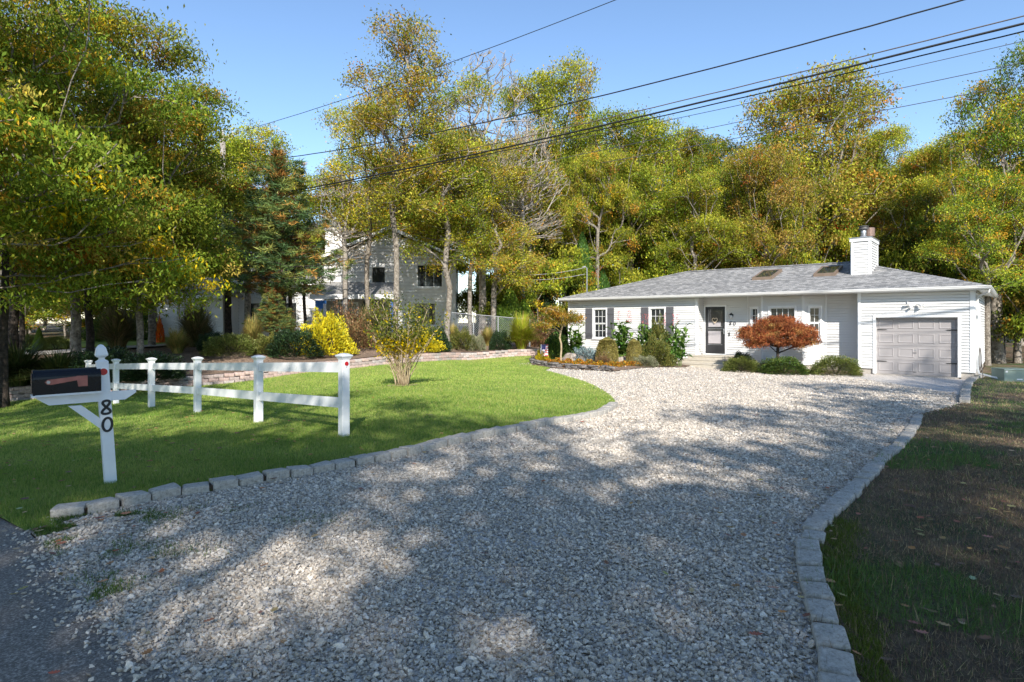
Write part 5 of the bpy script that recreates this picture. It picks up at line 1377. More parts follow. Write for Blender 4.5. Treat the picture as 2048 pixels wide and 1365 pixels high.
def wood_mesh(name, nodes, par, r0, rt, pw=2.3, mat=None, flare=1.35, minr=.0):
    n = len(nodes); area = np.zeros(n); kids = np.zeros(n, int)
    for i in range(n):
        if par[i] >= 0: kids[par[i]] += 1
    area[kids == 0] = rt ** pw
    for i in range(n - 1, 0, -1): area[par[i]] += area[i] * (1.0)
    rad = area ** (1 / pw); s = r0 / rad[0]
    rad = rt + (rad - rt) * (r0 - rt) / max(1e-6, rad[0] - rt)
    i = np.arange(1, n); i = i[rad[i] >= minr]; p = par[i]; a, b = nodes[p], nodes[i]; ra = np.minimum(rad[p], rad[i] * 1.6)[:, None]; rb = rad[i][:, None]
    # the trunk flares at the ground
    ra = np.where((p == 0)[:, None], ra * flare, ra)
    d = b - a; d /= np.linalg.norm(d, axis=1)[:, None] + 1e-9
    ref = np.where(np.abs(d[:, [2]]) > .9, [[1., 0, 0]], [[0, 0, 1.]]); u = np.cross(d, ref); u /= np.linalg.norm(u, axis=1)[:, None]; v = np.cross(d, u)
    out, Fs = [], []
    S = 6
    ang = np.arange(S) * 2 * np.pi / S
    ring = lambda c, rr: c[:, None, :] + rr[:, None, :] * (np.cos(ang)[None, :, None] * u[:, None, :] + np.sin(ang)[None, :, None] * v[:, None, :])
    V = np.concatenate([ring(a - d * ra * .15, ra), ring(b + d * rb * .15, rb)], 1).reshape(-1, 3)
    m = len(i); base = (np.arange(m) * 2 * S)[:, None]
    q = np.stack([np.array([k, (k + 1) % S, (k + 1) % S + S, k + S]) for k in range(S)])
    F = (base[:, :, None] + q[None]).reshape(-1, 4)
    me = np_mesh(name, V, F, smooth=True)
    if mat: me.materials.append(mat)
    return me
def crown_tips(r, lobes, n, shell=.45):
    vol = np.array([l[3] * l[4] * l[5] for l in lobes]) ** .75; k = r.choice(len(lobes), n, p=vol / vol.sum()); P = []
    Lb = np.array(lobes)
    d = r.normal(0, 1, (n, 3)); d /= np.linalg.norm(d, axis=1)[:, None]; d[:, 2] = np.where(d[:, 2] < -.35, -d[:, 2], d[:, 2])
    rr = shell + (1 - shell) * r.random(n) ** .6
    return Lb[k, :3] + d * rr[:, None] * Lb[k, 3:6]
def make_tree(name, seed, H, bole, R, ntips, per, sig, Ln, W, pal, pw, bark=None, r0=None, lobes=None, nl=11, droop=.25, up=.5, mat=None, lean=(0, 0), red=0.0, gap=0.0, twist=.25, fork=0, flat=.6, lrs=1.0):
    r = np.random.default_rng(seed)
    if lobes is None:
        lobes = []
        for k in range(nl):
            a = r.uniform(0, 6.28); u = (k + .5) / nl; zz = bole + (H - bole) * (.12 + .80 * u)
            prof = math.sin(math.pi * min(1, .24 + .58 * u)) ** .7
            rad = R * prof * r.uniform(.35, .75); lr = R * r.uniform(.32, .5) * (.75 + .4 * prof) * lrs
            lobes.append((math.cos(a) * rad + lean[0] * u, math.sin(a) * rad + lean[1] * u, min(zz, H - lr * .6), lr, lr, lr * r.uniform(.5, .7)))
    tips = crown_tips(r, lobes, ntips)
    tips = tips[tips[:, 2] > bole * .75]
    m = 9; tt = np.linspace(0, 1, m)[:, None]
    topz = bole + (H - bole) * .45
    trunk = np.concatenate([lean[0] * tt ** 1.5 * .7 + r.normal(0, twist * .15, (m, 1)) * tt, lean[1] * tt ** 1.5 * .7 + r.normal(0, twist * .15, (m, 1)) * tt, tt * topz - .25 * (1 - tt)], 1)
    nodes, par, ends = skeleton(r, tips, trunk)
    r0 = r0 or H * .016
    tm = wood_mesh(name + '_trunk', nodes, par, r0, .012, mat=bark or BARK)
    # leaves round each tip and along its last twigs
    C = []; tipid = []
    E = nodes[ends]; n = len(E)
    cnt = r.poisson(per, n)
    if gap > 0: cnt = np.where(r.random(n) < gap, cnt // 6, cnt)
    tid = np.repeat(np.arange(n), cnt); N_ = len(tid)
    up = up * .35
    off = r.normal(0, 1, (N_, 3)); off *= np.where(r.random(N_) < .07, 1.7, 1.0)[:, None]; off *= (np.abs(r.normal(.8, .25, N_)) / (np.minimum(np.linalg.norm(off, axis=1), 1.6) + .4))[:, None] * sig * 1.3; off[:, 2] *= flat
    C = E[tid] + off; C[:, 2] -= droop * sig * .4
    A, Nn = rot_basis(r, N_, up, droop)
    s = r.uniform(.65, 1.25, N_)
    V, F = leaf_quads(C, A, Nn, Ln * s, W * s)
    tcol = pick(r, n, pal, pw); lcol = pick(r, N_, pal, pw)
    hfrac = np.clip((E[:, 2] - bole) / (H - bole), 0, 1)
    mixk = r.random(N_)[:, None] * .5
    col = tcol[tid] * (1 - mixk) + lcol * mixk
    if red > 0:
        isr = r.random(n) < red * (.4 + hfrac); rc = pick(r, n, [OAKO, REDD, GOLD], [3, 1, 2]); col = np.where(isr[tid][:, None], rc[tid] * .7 + col * .3, col)
    col = col * r.uniform(.62, 1.35, (N_, 1)) * r.uniform(.72, 1.22, n)[tid][:, None]
    cm = np_mesh(name + '_crown', V, F, np.repeat(col, 4, 0)); cm.materials.append(mat or LEAF)
    rad = np.sqrt(((C[:, :2] - np.median(C[:, :2], 0)) ** 2).sum(1)); R = float(np.percentile(rad, 95)); H = float(np.percentile(C[:, 2], 99.7))
    return dict(trunk=tm, crown=cm, H=H, R=R)
def dome(seed, R, H, bole):
    r = np.random.default_rng(seed); L_ = []
    for x, y, z, a, b, c in [(0, 0, .80, .78, .74, .17), (-.65, .2, .66, .55, .58, .13), (.7, 0, .68, .55, .58, .13), (.34, -.4, .93, .5, .5, .095), (-.38, -.2, .95, .5, .5, .09), (0, .42, .90, .6, .6, .12),
                             (-.8, -.2, .46, .45, .46, .10), (.82, -.1, .48, .45, .46, .10), (0, -.55, .54, .55, .46, .13), (0, 0, .32, .55, .55, .11), (-.98, .1, .62, .26, .3, .06), (1.0, .05, .76, .26, .3, .06), (.5, .5, .55, .4, .4, .1)]:
        j = r.normal(0, .13, 2); L_.append(((x + j[0]) * R, (y + j[1]) * R, bole + (H - bole) * (z + r.normal(0, .03)) - c * H * .45, a * R * r.uniform(.75, 1.1), b * R * r.uniform(.75, 1.1), c * H * r.uniform(.75, 1.1)))
    return L_
def place(T, name, label, cat, x, y, h=None, w=None, rz=0.0, group=None, z=None, tilt=(0, 0)):
    """thing made of trunk and crown; h, w are the wanted height and crown width"""
    z = tz(x, y) if z is None else z
    e = empty(name, (x, y, z), rz, label, cat, group)
    e.rotation_euler = (tilt[0], tilt[1], rz)
    sz = (h / T['H']) if h else 1; sx = (w / 2 / T['R']) if w else sz
    e.scale = (sx, sx, sz)
    link('trunk', T['trunk'], e)
    if T.get('crown'): link('crown', T['crown'], e)
    return e
def tree_at(T, px, topy, wpx, d, label, name='oak_tree', cat='tree', group=None, rz=0.0, **k):
    x, y = ray(px, d); z = tz(x, y); h = zrow(topy, y) - z
    return place(T, name, label, cat, x, y, h, wpx * d / FPX, rz, group, z, **k)
# ---- tree kinds (meshes shared between alike trees)
OK1 = make_tree('oak_a', 101, 16, 3.2, 4.6, 850, 52, .60, .18, .085, [OAKG, OAKY, OAKB, OAKO], [4, 4, 1.2, .3], red=.06, lobes=dome(11, 4.6, 16, 3.2))
OK2 = make_tree('oak_b', 102, 16, 3.0, 4.8, 850, 52, .60, .18, .085, [OAKG, OAKY, OAKB, OAKO], [3, 3.5, 3, .5], red=.03, lobes=[(0, 0, 11.3, 3.8, 3.6, 2.6), (-3, 1, 9.6, 2.6, 2.8, 2.0), (3.3, 0, 9.9, 2.6, 2.8, 2.0), (1.6, -2, 13, 2.4, 2.4, 1.5), (-1.8, -1, 13.3, 2.4, 2.4, 1.4), (0, 2, 12.6, 2.8, 2.8, 1.9), (-3.8, -1, 7, 2.1, 2.2, 1.5), (3.9, -.5, 7.2, 2.1, 2.2, 1.5), (0, -2.5, 8, 2.6, 2.2, 2.0), (0, 0, 5.4, 2.6, 2.6, 1.6), (-4.6, .5, 9, 1.2, 1.4, .9), (4.7, .2, 11, 1.2, 1.4, .9)])
OK3 = make_tree('oak_c', 103, 16, 2.6, 4.6, 850, 52, .60, .18, .085, [OAKG, OAKY, LIME, OAKB], [4.5, 3.2, 1.2, .8], red=.04, lobes=dome(13, 4.6, 16, 2.8))
OK4 = make_tree('oak_d', 104, 16, 3.2, 4.9, 850, 52, .60, .175, .085, [OAKG, DKG, OAKY, OAKO], [4, 2, 2, .7], red=.10, lobes=dome(14, 4.9, 16, 3.2))
SP1 = make_tree('oak_sparse_a', 111, 15, 4.6, 3.7, 700, 42, .46, .15, .062, [OAKY, GOLD, OAKB, OAKG], [4, 1, 2, 4], gap=.25, nl=30, lrs=.62, r0=.15, red=.03, twist=1.6, flat=.85)
SP2 = make_tree('oak_sparse_b', 112, 15, 2.4, 3.4, 760, 42, .46, .15, .062, [OAKY, OAKB, OAKG, OAKO], [4, 2.5, 3.5, .5], gap=.2, nl=28, lrs=.65, r0=.17, red=.04, twist=2.0, flat=.85)
BARE = make_tree('bare_tree', 121, 14, 5.0, 3.3, 1300, 1.0, .2, .12, .05, [OAKB, OAKO], [1, 1], bark=TWIG, r0=.2, gap=.5)
# near trees on the left: long drooping leaves, more of them
NR1 = make_tree('near_a', 131, 12, 1.3, 4.4, 800, 125, .46, .135, .048, [(.19, .26, .036), (.36, .39, .055), OAKG, GOLD, OAKO, OAKB], [4, 3.5, 3.5, .6, .35, .8], droop=1.3, up=.25, red=.09, nl=19, r0=.12, twist=.8)
NR2 = make_tree('near_b', 132, 12, 1.5, 3.6, 600, 100, .48, .14, .06, [(.17, .24, .036), (.36, .38, .055), OAKG, OAKB], [4, 3, 3, 1.2], droop=.7, up=.35, red=.12, nl=16, r0=.12, twist=.6)
UND1 = make_tree('under_a', 141, 5, .5, 2.4, 170, 70, .40, .15, .08, [OAKG, OAKY, LIME, OAKB], [5, 3, .7, .7], nl=8, r0=.06)
UND2 = make_tree('under_b', 142, 5, .4, 2.4, 170, 70, .42, .15, .08, [DKG, OAKG, OAKY, OAKO], [3, 4, 2, .7], nl=8, r0=.06, red=.06)

# ---- pine with needle tufts
def make_pine(seed, H, R, bole):
    r = np.random.default_rng(seed); tips = []
    z = bole
    while z < H - .3:
        u = (z - bole) / (H - bole); rad = R * (1 - u) ** .75 * r.uniform(.8, 1.15) * min(1, .75 + u * 3)
        nb_ = r.integers(7, 10); a0 = r.uniform(0, 6.28)
        for k in range(nb_):
            a = a0 + k * 6.28 / nb_ + r.normal(0, .2); L_ = rad * r.uniform(.75, 1.1)
            for q in np.arange(.25, 1.01, .5 / max(L_, .6)):
                for s in (-1, 0, 1):
                    sw = s * (1 - q * .5) * .5 * r.uniform(.5, 1.2) * min(1, L_ * .5)
                    tips.append((math.cos(a) * L_ * q - math.sin(a) * sw, math.sin(a) * L_ * q + math.cos(a) * sw, z + L_ * .22 * q + r.normal(0, .12)))
        z += r.uniform(.28, .42)
    tips.append((0, 0, H))
    tips = np.array(tips)
    tt = np.linspace(0, 1, 24)[:, None]; trunk = np.concatenate([.1 * np.sin(tt * 4), .08 * np.cos(tt * 3), tt * (H - .2) - .2], 1)
    nodes, par, ends = skeleton(r, tips, trunk, step=.4, k_len=.02, grav=0)
    tm = wood_mesh('pine_trunk', nodes, par, .17, .008, mat=BARKD)
    E = nodes[ends]; D = E - nodes[par[ends]]; D /= np.linalg.norm(D, axis=1)[:, None] + 1e-9; D[:, 2] += .45; D /= np.linalg.norm(D, axis=1)[:, None]
    nn = 36; n = len(E); d = np.repeat(D, nn, 0) * .85 + r.normal(0, .62, (n * nn, 3)); d /= np.linalg.norm(d, axis=1)[:, None]
    b = np.repeat(E, nn, 0) + r.normal(0, .05, (n * nn, 3)) - np.repeat(D, nn, 0) * r.uniform(0, .28, (n * nn, 1)); Ln = r.uniform(.14, .24, (n * nn, 1)); side = np.cross(d, r.normal(0, 1, (n * nn, 3))); side /= np.linalg.norm(side, axis=1)[:, None]
    V = np.stack([b - side * .013, b + side * .013, b + d * Ln], 1).reshape(-1, 3)
    ct = pick(r, n, [(.09, .17, .06), (.15, .23, .06), (.30, .32, .07), (.60, .32, .07)], [4, 4, 2.6, 1.0]); inner = np.linalg.norm(E[:, :2], axis=1) < R * .45 * (1 - (E[:, 2] - bole) / (H - bole) * .6)
    ct = np.where((inner & (r.random(n) < .35))[:, None], np.array([.30, .14, .03]), ct)
    col = np.repeat(np.repeat(ct, nn, 0) * r.uniform(.7, 1.35, (n * nn, 1)), 3, 0)
    cm = np_mesh('pine_crown', V, np.arange(len(V)).reshape(-1, 3), col); cm.materials.append(NEEDLE)
    return dict(trunk=tm, crown=cm, H=H, R=R)
PINE = make_pine(151, 9, 2.4, 2.2)
def conifer(name, seed, H, R, n, pal, w, Ln=.11, Wd=.04, spiky=.15):
    """feathery cone of sprays, for arborvitae and the like"""
    r = np.random.default_rng(seed); u = r.random(n) ** .8; rad = R * (1 - u) ** .8 * (.55 + .45 * r.random(n) ** .5) * (1 + spiky * np.sin(u * 40 + r.uniform(0, 6, n)))
    a = r.uniform(0, 6.28, n); C = np.stack([np.cos(a) * rad, np.sin(a) * rad, u * H + .05], 1)
    A = np.stack([np.cos(a) * .5, np.sin(a) * .5, np.ones(n)], 1) + r.normal(0, .3, (n, 3)); A /= np.linalg.norm(A, axis=1)[:, None]
    Nn = r.normal(0, .5, (n, 3)) + np.stack([np.cos(a), np.sin(a), 0 * a], 1); Nn -= A * (A * Nn).sum(1)[:, None]; Nn /= np.linalg.norm(Nn, axis=1)[:, None]
    s = r.uniform(.7, 1.4, n); V, F = leaf_quads(C, A, Nn, Ln * s, Wd * s)
    col = pick(r, n, pal, w) * r.uniform(.7, 1.3, (n, 1))
    cm = np_mesh(name, V, F, np.repeat(col, 4, 0)); cm.materials.append(LEAFT)
    m = MB(); m.tube([(0, 0, -.1), (0, 0, H * .85)], [.06 * H / 3 + .01, .01], 6); tm = m.mesh(name + '_trunk'); tm.materials.append(BARKD)
    return dict(trunk=tm, crown=cm, H=H, R=R)
ARB = conifer('arborvitae', 161, 4.2, 1.3, 15000, [(.14, .24, .02), (.09, .17, .02), (.22, .30, .03)], [4, 3, 2])
ARBD = conifer('dark_conifer', 162, 4.2, 1.4, 14000, [(.02, .04, .012), (.035, .065, .015)], [3, 3])
ARBG = conifer('green_conifer', 163, 7, 1.9, 16000, [(.05, .12, .02), (.09, .18, .03)], [3, 3], Ln=.2, Wd=.07)

# ---- left group, near
T = lambda *a, **k: tree_at(*a, **k)
def tree_xy(Tm, x, y, h, w, label, **k): return place(Tm, k.pop('name', 'oak_tree'), label, k.pop('cat', 'tree'), x, y, h, w, **k)
tree_xy(NR1, -14.8, 16.6, 13.2, 10.5, 'tall leafy tree with long drooping green leaves at the left edge', name='beech_tree', rz=.4)
tree_xy(NR1, -18.0, 21.5, 14.0, 11.5, 'broad green tree with yellow flecks behind the first tree on the left', name='beech_tree', rz=2.2)
tree_xy(NR2, -13.5, 21.8, 10.8, 6.6, 'leafy tree with red-tinged top left of the utility pole', name='maple_tree', rz=1.0)
tree_xy(NR2, -16.5, 27.5, 10.6, 8.4, 'rounded green and orange tree just behind the tree beside the pole', name='maple_tree', rz=3.4)
tree_xy(OK3, -15.2, 34.5, 11.5, 7.0, 'olive oak directly behind the utility pole', rz=.3)
tree_xy(OK1, -27, 33, 15, 11, 'tall oak far behind the left group of trees', rz=1.3)
tree_xy(OK4, -35, 40, 16, 12, 'dark oak at the far left of the woodland', rz=2.3)
tree_xy(OK3, -24, 45, 14, 11, 'green oak deep behind the left garden', rz=4.0)
# bare trunks of the left group
def bare_trunk(label, px, py_base, d, lean, h, r_, mat=BARKD):
    x, y = ray(px, d); z = tz(x, y); m = MB(); n = 10; rr = random.Random(int(px))
    P = [(lean[0] * (k / n) ** 1.3 + rr.uniform(-.03, .03), lean[1] * k / n, -.2 + h * k / n) for k in range(n + 1)]
    e = empty('tree_trunk', (x, y, z), 0, label, 'tree trunk')
    m.tube(P, [r_ * (1.35 if k == 0 else 1 - .45 * k / n) for k in range(n + 1)], 10)
    t = m.build('trunk', mat, e, smooth=True)
    m = MB()
    for q in range(5):
        k = rr.randint(5, 9); a = rr.uniform(0, 6.28); b = Vector(P[k]); c = b + Vector((math.cos(a) * 1.2, math.sin(a) * 1.2, rr.uniform(.5, 1.4))); m.tube([b, (b + c) / 2 + Vector((0, 0, -.1)), c], [.05, .035, .015], 5)
    m.build('branch', mat, e)
bare_trunk('dark trunk cut by the left edge of the photo', 6, 720, 17.5, (.1, 0), 6, .13)
bare_trunk('thick dark trunk second from the left edge', 25, 722, 20.5, (.15, 0), 6.5, .17)
bare_trunk('slim dark trunk third from the left edge', 45, 718, 21.5, (.0, 0), 5.5, .10)
bare_trunk('leaning pale-edged trunk left of the mailbox post', 152, 708, 22.5, (-.5, .4), 5.5, .19, BARK)
bare_trunk('dark forked trunk above the mailbox post', 182, 712, 23.5, (-.35, 0), 5.5, .15)
bare_trunk('short pale trunk beside the small orange tree', 307, 682, 30, (.05, 0), 4.5, .17, BARK)
bare_trunk('straight trunk in front of the white wing of the far house', 456, 676, 29, (-.08, 0), 7, .18)
bare_trunk('slender trunk just right of the far house wing', 583, 690, 27.5, (-.2, 0), 5, .11)
bare_trunk('slender trunk in front of the dark sliding door', 610, 672, 28.5, (-.1, 0), 5.5, .09)
# the pine
tree_at(PINE, 556, 288, 330, 27, 'bushy pine with orange inner needles in front of the far house', name='pine_tree', rz=.6)
x, y = ray(545, 25); place(PINE, 'pine_tree', 'small young pine in the bed behind the fence', 'tree', x, y, 2.4, 2.6, 2.0, z=float(bed_z(np.array([x]), np.array([y]))[0]))
# sparse oaks in the middle
tree_at(SP1, 792, 62, 250, 28.5, 'tall thinly leaved oak left of centre with sky showing through', rz=.2)
tree_at(SP1, 735, 190, 190, 31.5, 'thin oak with scattered leaves rising over the far house', rz=2.7)
tree_at(SP2, 895, 150, 215, 29, 'thin oak with slim leaning trunk at the right corner of the far house', rz=1.1)
tree_at(SP1, 940, 270, 180, 30, 'thin oak, middle one of the three pale trunks', rz=3.6)
tree_at(SP2, 988, 290, 200, 30.5, 'stouter oak with pale trunk right of the other two pale trunks', rz=4.9)
tree_at(BARE, 965, 130, 230, 32.5, 'leafless pale tree with fine twigs against the sky', name='bare_tree', rz=0)
tree_at(BARE, 1045, 225, 170, 33, 'leafless tree with sweeping branches right of the tall bare tree', name='bare_tree', rz=2)
tree_at(BARE, 690, 330, 150, 30, 'bare shrubby tree over the far house roof', name='bare_tree', rz=4)
LANDMARKS = [(-90, 'past the left edge of the photo'), (20, 'behind the two leftmost trunks'), (90, 'right of the slim dark trunk on the left'), (150, 'behind the leaning pale-edged trunk'), (215, 'behind the forked dark trunk'), (265, 'behind the tall brown grass'),
 (330, 'behind the orange sapling'), (400, 'left of the utility pole'), (470, 'behind the straight trunk by the pole'), (600, 'behind the pine'), (700, "behind the far house's chimney"), (800, 'behind the gable of the far house'), (880, 'at the right corner of the far house'),
 (960, 'behind the three pale trunks'), (1010, 'behind the lime arborvitae'), (1075, 'at the right end of the chain-link fence'), (1125, "left of the house's roof"), (1185, 'above the service mast'), (1245, 'above the left window of the house'), (1295, 'above the second window'),
 (1345, 'left of the roof ridge'), (1370, 'where the roof ridge begins'), (1430, 'above the front door'), (1510, 'left of the left skylight'), (1545, 'above the left skylight'), (1575, 'above the red maple'), (1645, 'above the right skylight'), (1700, 'just left of the chimney'),
 (1765, 'just right of the chimney'), (1790, 'above the left half of the garage'), (1855, 'above the garage door'), (1910, 'above the garage floodlight'), (1955, 'above the garage corner'), (1985, 'above the coiled hose'), (2010, 'above the utility cabinet'), (2040, 'right of the stout pale trunk'), (2080, 'at the right edge of the photo'), (2130, 'cut by the right edge'), (2200, 'past the right edge'), (2300, 'well past the right edge')]
USED = {}
def where(px, kind, far):
    lm = sorted(LANDMARKS, key=lambda q: abs(q[0] - px))
    for _, ph in lm[:3]:
        lab = kind + (' in the back row ' if far else ' in the front row ') + ph
        if lab not in USED: USED[lab] = 1; return lab
    print('dup', px, kind); return lab
# woodland behind the house
tree_at(OK3, 1085, 142, 230, 43, 'tall dense oak with rounded top right of the bare trees', rz=.5)
tree_at(OK3, 1262, 226, 255, 40, 'broad oak with golden-green crown and pale forked trunk above the house', rz=1.9)
tree_at(OK1, 1195, 300, 165, 36, 'smaller bright oak in front of the broad golden-green oak', rz=3.0)
tree_at(OK4, 1415, 258, 190, 46, 'green oak in the dip between two larger oaks', rz=4.2)
tree_at(OK2, 1630, 166, 330, 41, 'largest oak, brownish green, behind the skylights and chimney', rz=.9)
tree_at(OK3, 1755, 250, 150, 43, 'right half of the brownish oak group above the chimney', rz=2.9)
tree_at(OK2, 1530, 300, 190, 35, 'lower russet oak right behind the roof ridge', rz=5.2)
tree_at(OK3, 1845, 300, 190, 42, 'dark green oak between the chimney and the right-hand oak', rz=2.0)
tree_at(OK4, 2035, 98, 270, 29, 'tall oak at the right edge with thin outer branches', rz=.7)
tree_at(OK4, 1975, 330, 230, 27, 'oak with red tinges just right of the garage', rz=3.3)
tree_at(OK1, 1890, 280, 200, 38, 'oak with orange patches behind the garage roof', rz=1.0)
tree_at(OK3, 1390, 350, 190, 36, 'bright yellow-green oak above the middle of the roof', rz=2.4)
tree_at(OK1, 1480, 330, 180, 38, 'mid-sized oak above the skylight', rz=5.0)
tree_at(OK2, 1060, 330, 200, 37, 'olive oak in front of the tall dense oak', rz=3.9)
tree_at(OK4, 1800, 400, 180, 36, 'low dark oak behind the chimney', rz=.2)
tree_at(OK3, 2110, 300, 260, 30, 'oak cut by the right edge of the photo', rz=2.8)
k = 0
r = random.Random(77)
for px, d, top in [(-120,52,300),(60,58,330),(200,50,360),(330,56,350),(470,52,380),(600,58,420),(700,55,400),(800,52,330),(880,56,310),(960,50,300),(1010,54,290),(1130,50,300),(1180,56,280),(1290,52,300),(1350,50,330),(1440,56,300),(1520,50,330),(1640,54,300),(1700,50,360),(1770,54,330),(1880,50,330),(1950,54,310),(2040,46,300),(2120,52,260),(2200,44,250),(2300,50,260)]:
    tree_at((OK1, OK2, OK3, OK4)[k % 4], px, top + r.uniform(-15, 70), 330, d, where(px, ('green oak', 'brownish oak', 'olive oak', 'dark oak')[k % 4], d > 52.5), rz=r.uniform(0, 6), group='oaks of the woodland behind'); k += 1
# understorey: thickets that close the view between the trunks
k = 0
for px, d, top, w in [(1010,33,560,110),(1075,33,520,130),(1130,35,500,130),(1190,35,540,110),(1240,37,500,130),(1300,38,480,140),(1370,38,500,140),(1440,37,470,150),(1500,37,450,140),(1570,38,430,150),(1640,37,450,140),(1700,37,440,150),(1790,36,440,150),(1850,35,450,140),(1910,34,460,140),(1960,33,500,130),(2010,30,520,130),(2060,28,470,160),(2130,27,430,180),
                      (1250,42,420,180),(1340,42,400,180),(1430,43,390,180),(1540,43,380,180),(1660,43,380,180),(1760,42,370,180),(1860,40,370,180),(1950,38,390,180),(2040,36,380,200),
                      (960,38,520,150),(1040,40,440,170),(1120,42,420,170),(1190,42,400,160)]:
    e = tree_at((UND1, UND2)[k % 2], px, top, w, d, where(px, 'bushy understorey tree', d > 39), name='understorey_tree', rz=k * 1.3, group='understorey trees behind the house'); k += 1
for px, d, top, w in [(-40,30,600,200),(60,36,560,200),(130,34,590,170),(215,33,580,170),(270,36,560,170),(350,38,540,170),(420,42,520,170),(20,42,470,260),(150,44,460,260),(290,42,460,260),(400,46,470,260),(-60,40,480,260),(90,50,450,280),(220,50,450,280)]:
    tree_at((UND2, UND1)[k % 2], px, top, w, d, where(px, 'low thicket tree', d > 39), name='understorey_tree', rz=k * 1.7, group='bushy trees of the left garden'); k += 1
tree_at(ARB, 1020, 575, 90, 31.5, 'bright lime-green arborvitae behind the chain-link fence', name='arborvitae', rz=0)
tree_at(ARB, 1000, 610, 60, 31, 'smaller lime arborvitae left of the bright tall one', name='arborvitae', rz=1)
tree_at(ARB, 1048, 600, 80, 32, 'lime arborvitae leaning right of the bright tall one', name='arborvitae', rz=2)
tree_at(ARBD, 985, 560, 90, 34, 'dark conifer left of the lime arborvitae', name='conifer', rz=2)
tree_at(ARBD, 1085, 560, 110, 34, 'dark conifer between the arborvitae and the house', name='conifer', rz=1)
tree_at(ARBD, 1060, 590, 70, 33.5, 'small dark conifer behind the arborvitae', name='conifer', rz=3)
tree_at(ARBG, 1165, 468, 100, 36, 'fresh green conifer behind the left end of the roof', name='conifer', rz=.4)
tree_at(ARBG, 1205, 540, 90, 36.5, 'lower fresh green conifer right behind the roof end', name='conifer', rz=1.4)
tree_at(ARB, 78, 655, 26, 27, 'small bright conical evergreen between the left trunks', name='arborvitae', rz=2)
# trunk by the garage
bare_trunk('stout pale trunk right of the garage corner', 1993, 742, 29, (-.1, 0), 9, .30, BARK)
# trees on the street side, behind the camera: they throw the dappled shade
SHD = make_tree('street_tree', 171, 19, 7.0, 5.2, 84, 130, .95, .30, .17, [OAKG, OAKY], [1, 1], nl=10, gap=.08)
for i, (x, y, h, w) in enumerate([(-15, -12.5, 17.6, 12), (-7.5, -15.4, 17.9, 11), (-.5, -15.9, 18.0, 10.5), (6, -15.4, 17.5, 10), (13, -6.2, 15, 10), (18.5, -8.5, 19, 10), (-23, -6, 17, 10), (3, -22, 19, 11), (-4.5, -22, 19, 11), (-10, -1.2, 13.6, 8.5), (-3.2, -6.8, 13.4, 7.5)]):
    place(SHD, 'street_tree', 'roadside oak standing behind the viewpoint', 'tree', x, y, h, w, rz=i * 1.1, group='roadside oaks behind the viewpoint')

# ------------------------------------------------------------------ SHRUBS AND PLANTS
def shrub_mesh(name, seed, n, pal, w, Ln, Wd, shell=.72, top=.0, mat=None, up=.3, droop=0, rough=.18, flat=False, axis_out=.6):
    """unit shrub: half ellipsoid radius 1, height 1, leaves in the outer shell"""
    r = np.random.default_rng(seed); d = r.normal(0, 1, (n, 3)); d[:, 2] = np.abs(d[:, 2]) * .9; d /= np.linalg.norm(d, axis=1)[:, None]
    rr = shell + (1 - shell) * r.random(n) ** .7
    k = 1 + rough * (np.sin(d[:, 0] * 5 + seed) * np.cos(d[:, 1] * 6 + seed * 2) + .6 * np.sin(d[:, 2] * 9 + d[:, 0] * 11 + seed)) + r.normal(0, .03, n)
    C = d * (rr * k)[:, None]; C[:, 2] = np.maximum(C[:, 2], .02)
    A, Nn = rot_basis(r, n, up, droop); A = A * (1 - axis_out) + d * axis_out + np.array([0, 0, .15]); A /= np.linalg.norm(A, axis=1)[:, None]; Nn = Nn - A * (A * Nn).sum(1)[:, None]; Nn /= np.linalg.norm(Nn, axis=1)[:, None]
    s = r.uniform(.7, 1.3, n); V, F = leaf_quads(C, A, Nn, Ln * s, Wd * s)
    cl = np.sin(d[:, 0] * 7 + d[:, 2] * 5 + seed) > .2
    col = pick(r, n, pal, w) * np.where(cl, 1.12, .9)[:, None] * r.uniform(.75, 1.25, (n, 1))
    me = np_mesh(name, V, F, np.repeat(col, 4, 0)); me.materials.append(mat or LEAFT)
    m = MB()
    rr_ = random.Random(seed)
    for q in range(9):
        a = rr_.uniform(0, 6.28); e = rr_.uniform(.3, .7); m.tube([(0, 0, -.05), (math.cos(a) * e * .4, math.sin(a) * e * .4, .35), (math.cos(a) * e, math.sin(a) * e, .7)], [.03, .02, .008], 4)
    st = m.mesh(name + '_stem'); st.materials.append(BARKD)
    return (me, st)
def shrub(S, px, py, wpx, hpx, label, name='shrub', cat='shrub', group=None, rz=0.0, part='foliage', bed=False, dd=None, deep=1.0):
    if dd: x, y = ray(px, dd); z = float(bed_z(np.array([x]), np.array([y]))[0]) if bed else tz(x, y)
    else:
        x, y, z = hit(px, py)
        if bed:
            k = (py - YH) / FPX; ds = np.linspace(14, 40, 600); g = CZ - k * ds - bed_z((px - 1024) / FPX * ds, ds); i = np.nonzero(g <= 0)[0]
            y = ds[i[0]] if len(i) else 30; x = (px - 1024) / FPX * y; z = float(bed_z(np.array([x]), np.array([y]))[0])
    sx = wpx * y / FPX / 2; y += sx * .5 * deep; x = (px - 1024) / FPX * y
    z = float(bed_z(np.array([x]), np.array([y]))[0]) if bed else tz(x, y)
    e = empty(name, (x, y, z), rz, label, cat, group); e.scale = (sx, sx * deep, hpx * y / FPX)
    link(part, S[0], e)
    if S[1]: link('stem', S[1], e)
    return e
JUN = shrub_mesh('juniper', 201, 11000, [(.14, .17, .035), (.22, .22, .06), (.08, .12, .02)], [3, 2, 2], .075, .022, rough=.14, axis_out=.75)
GRJ = shrub_mesh('low_evergreen', 202, 9000, [(.05, .10, .02), (.08, .14, .02), (.15, .18, .03)], [3, 3, 2], .085, .035, rough=.16)
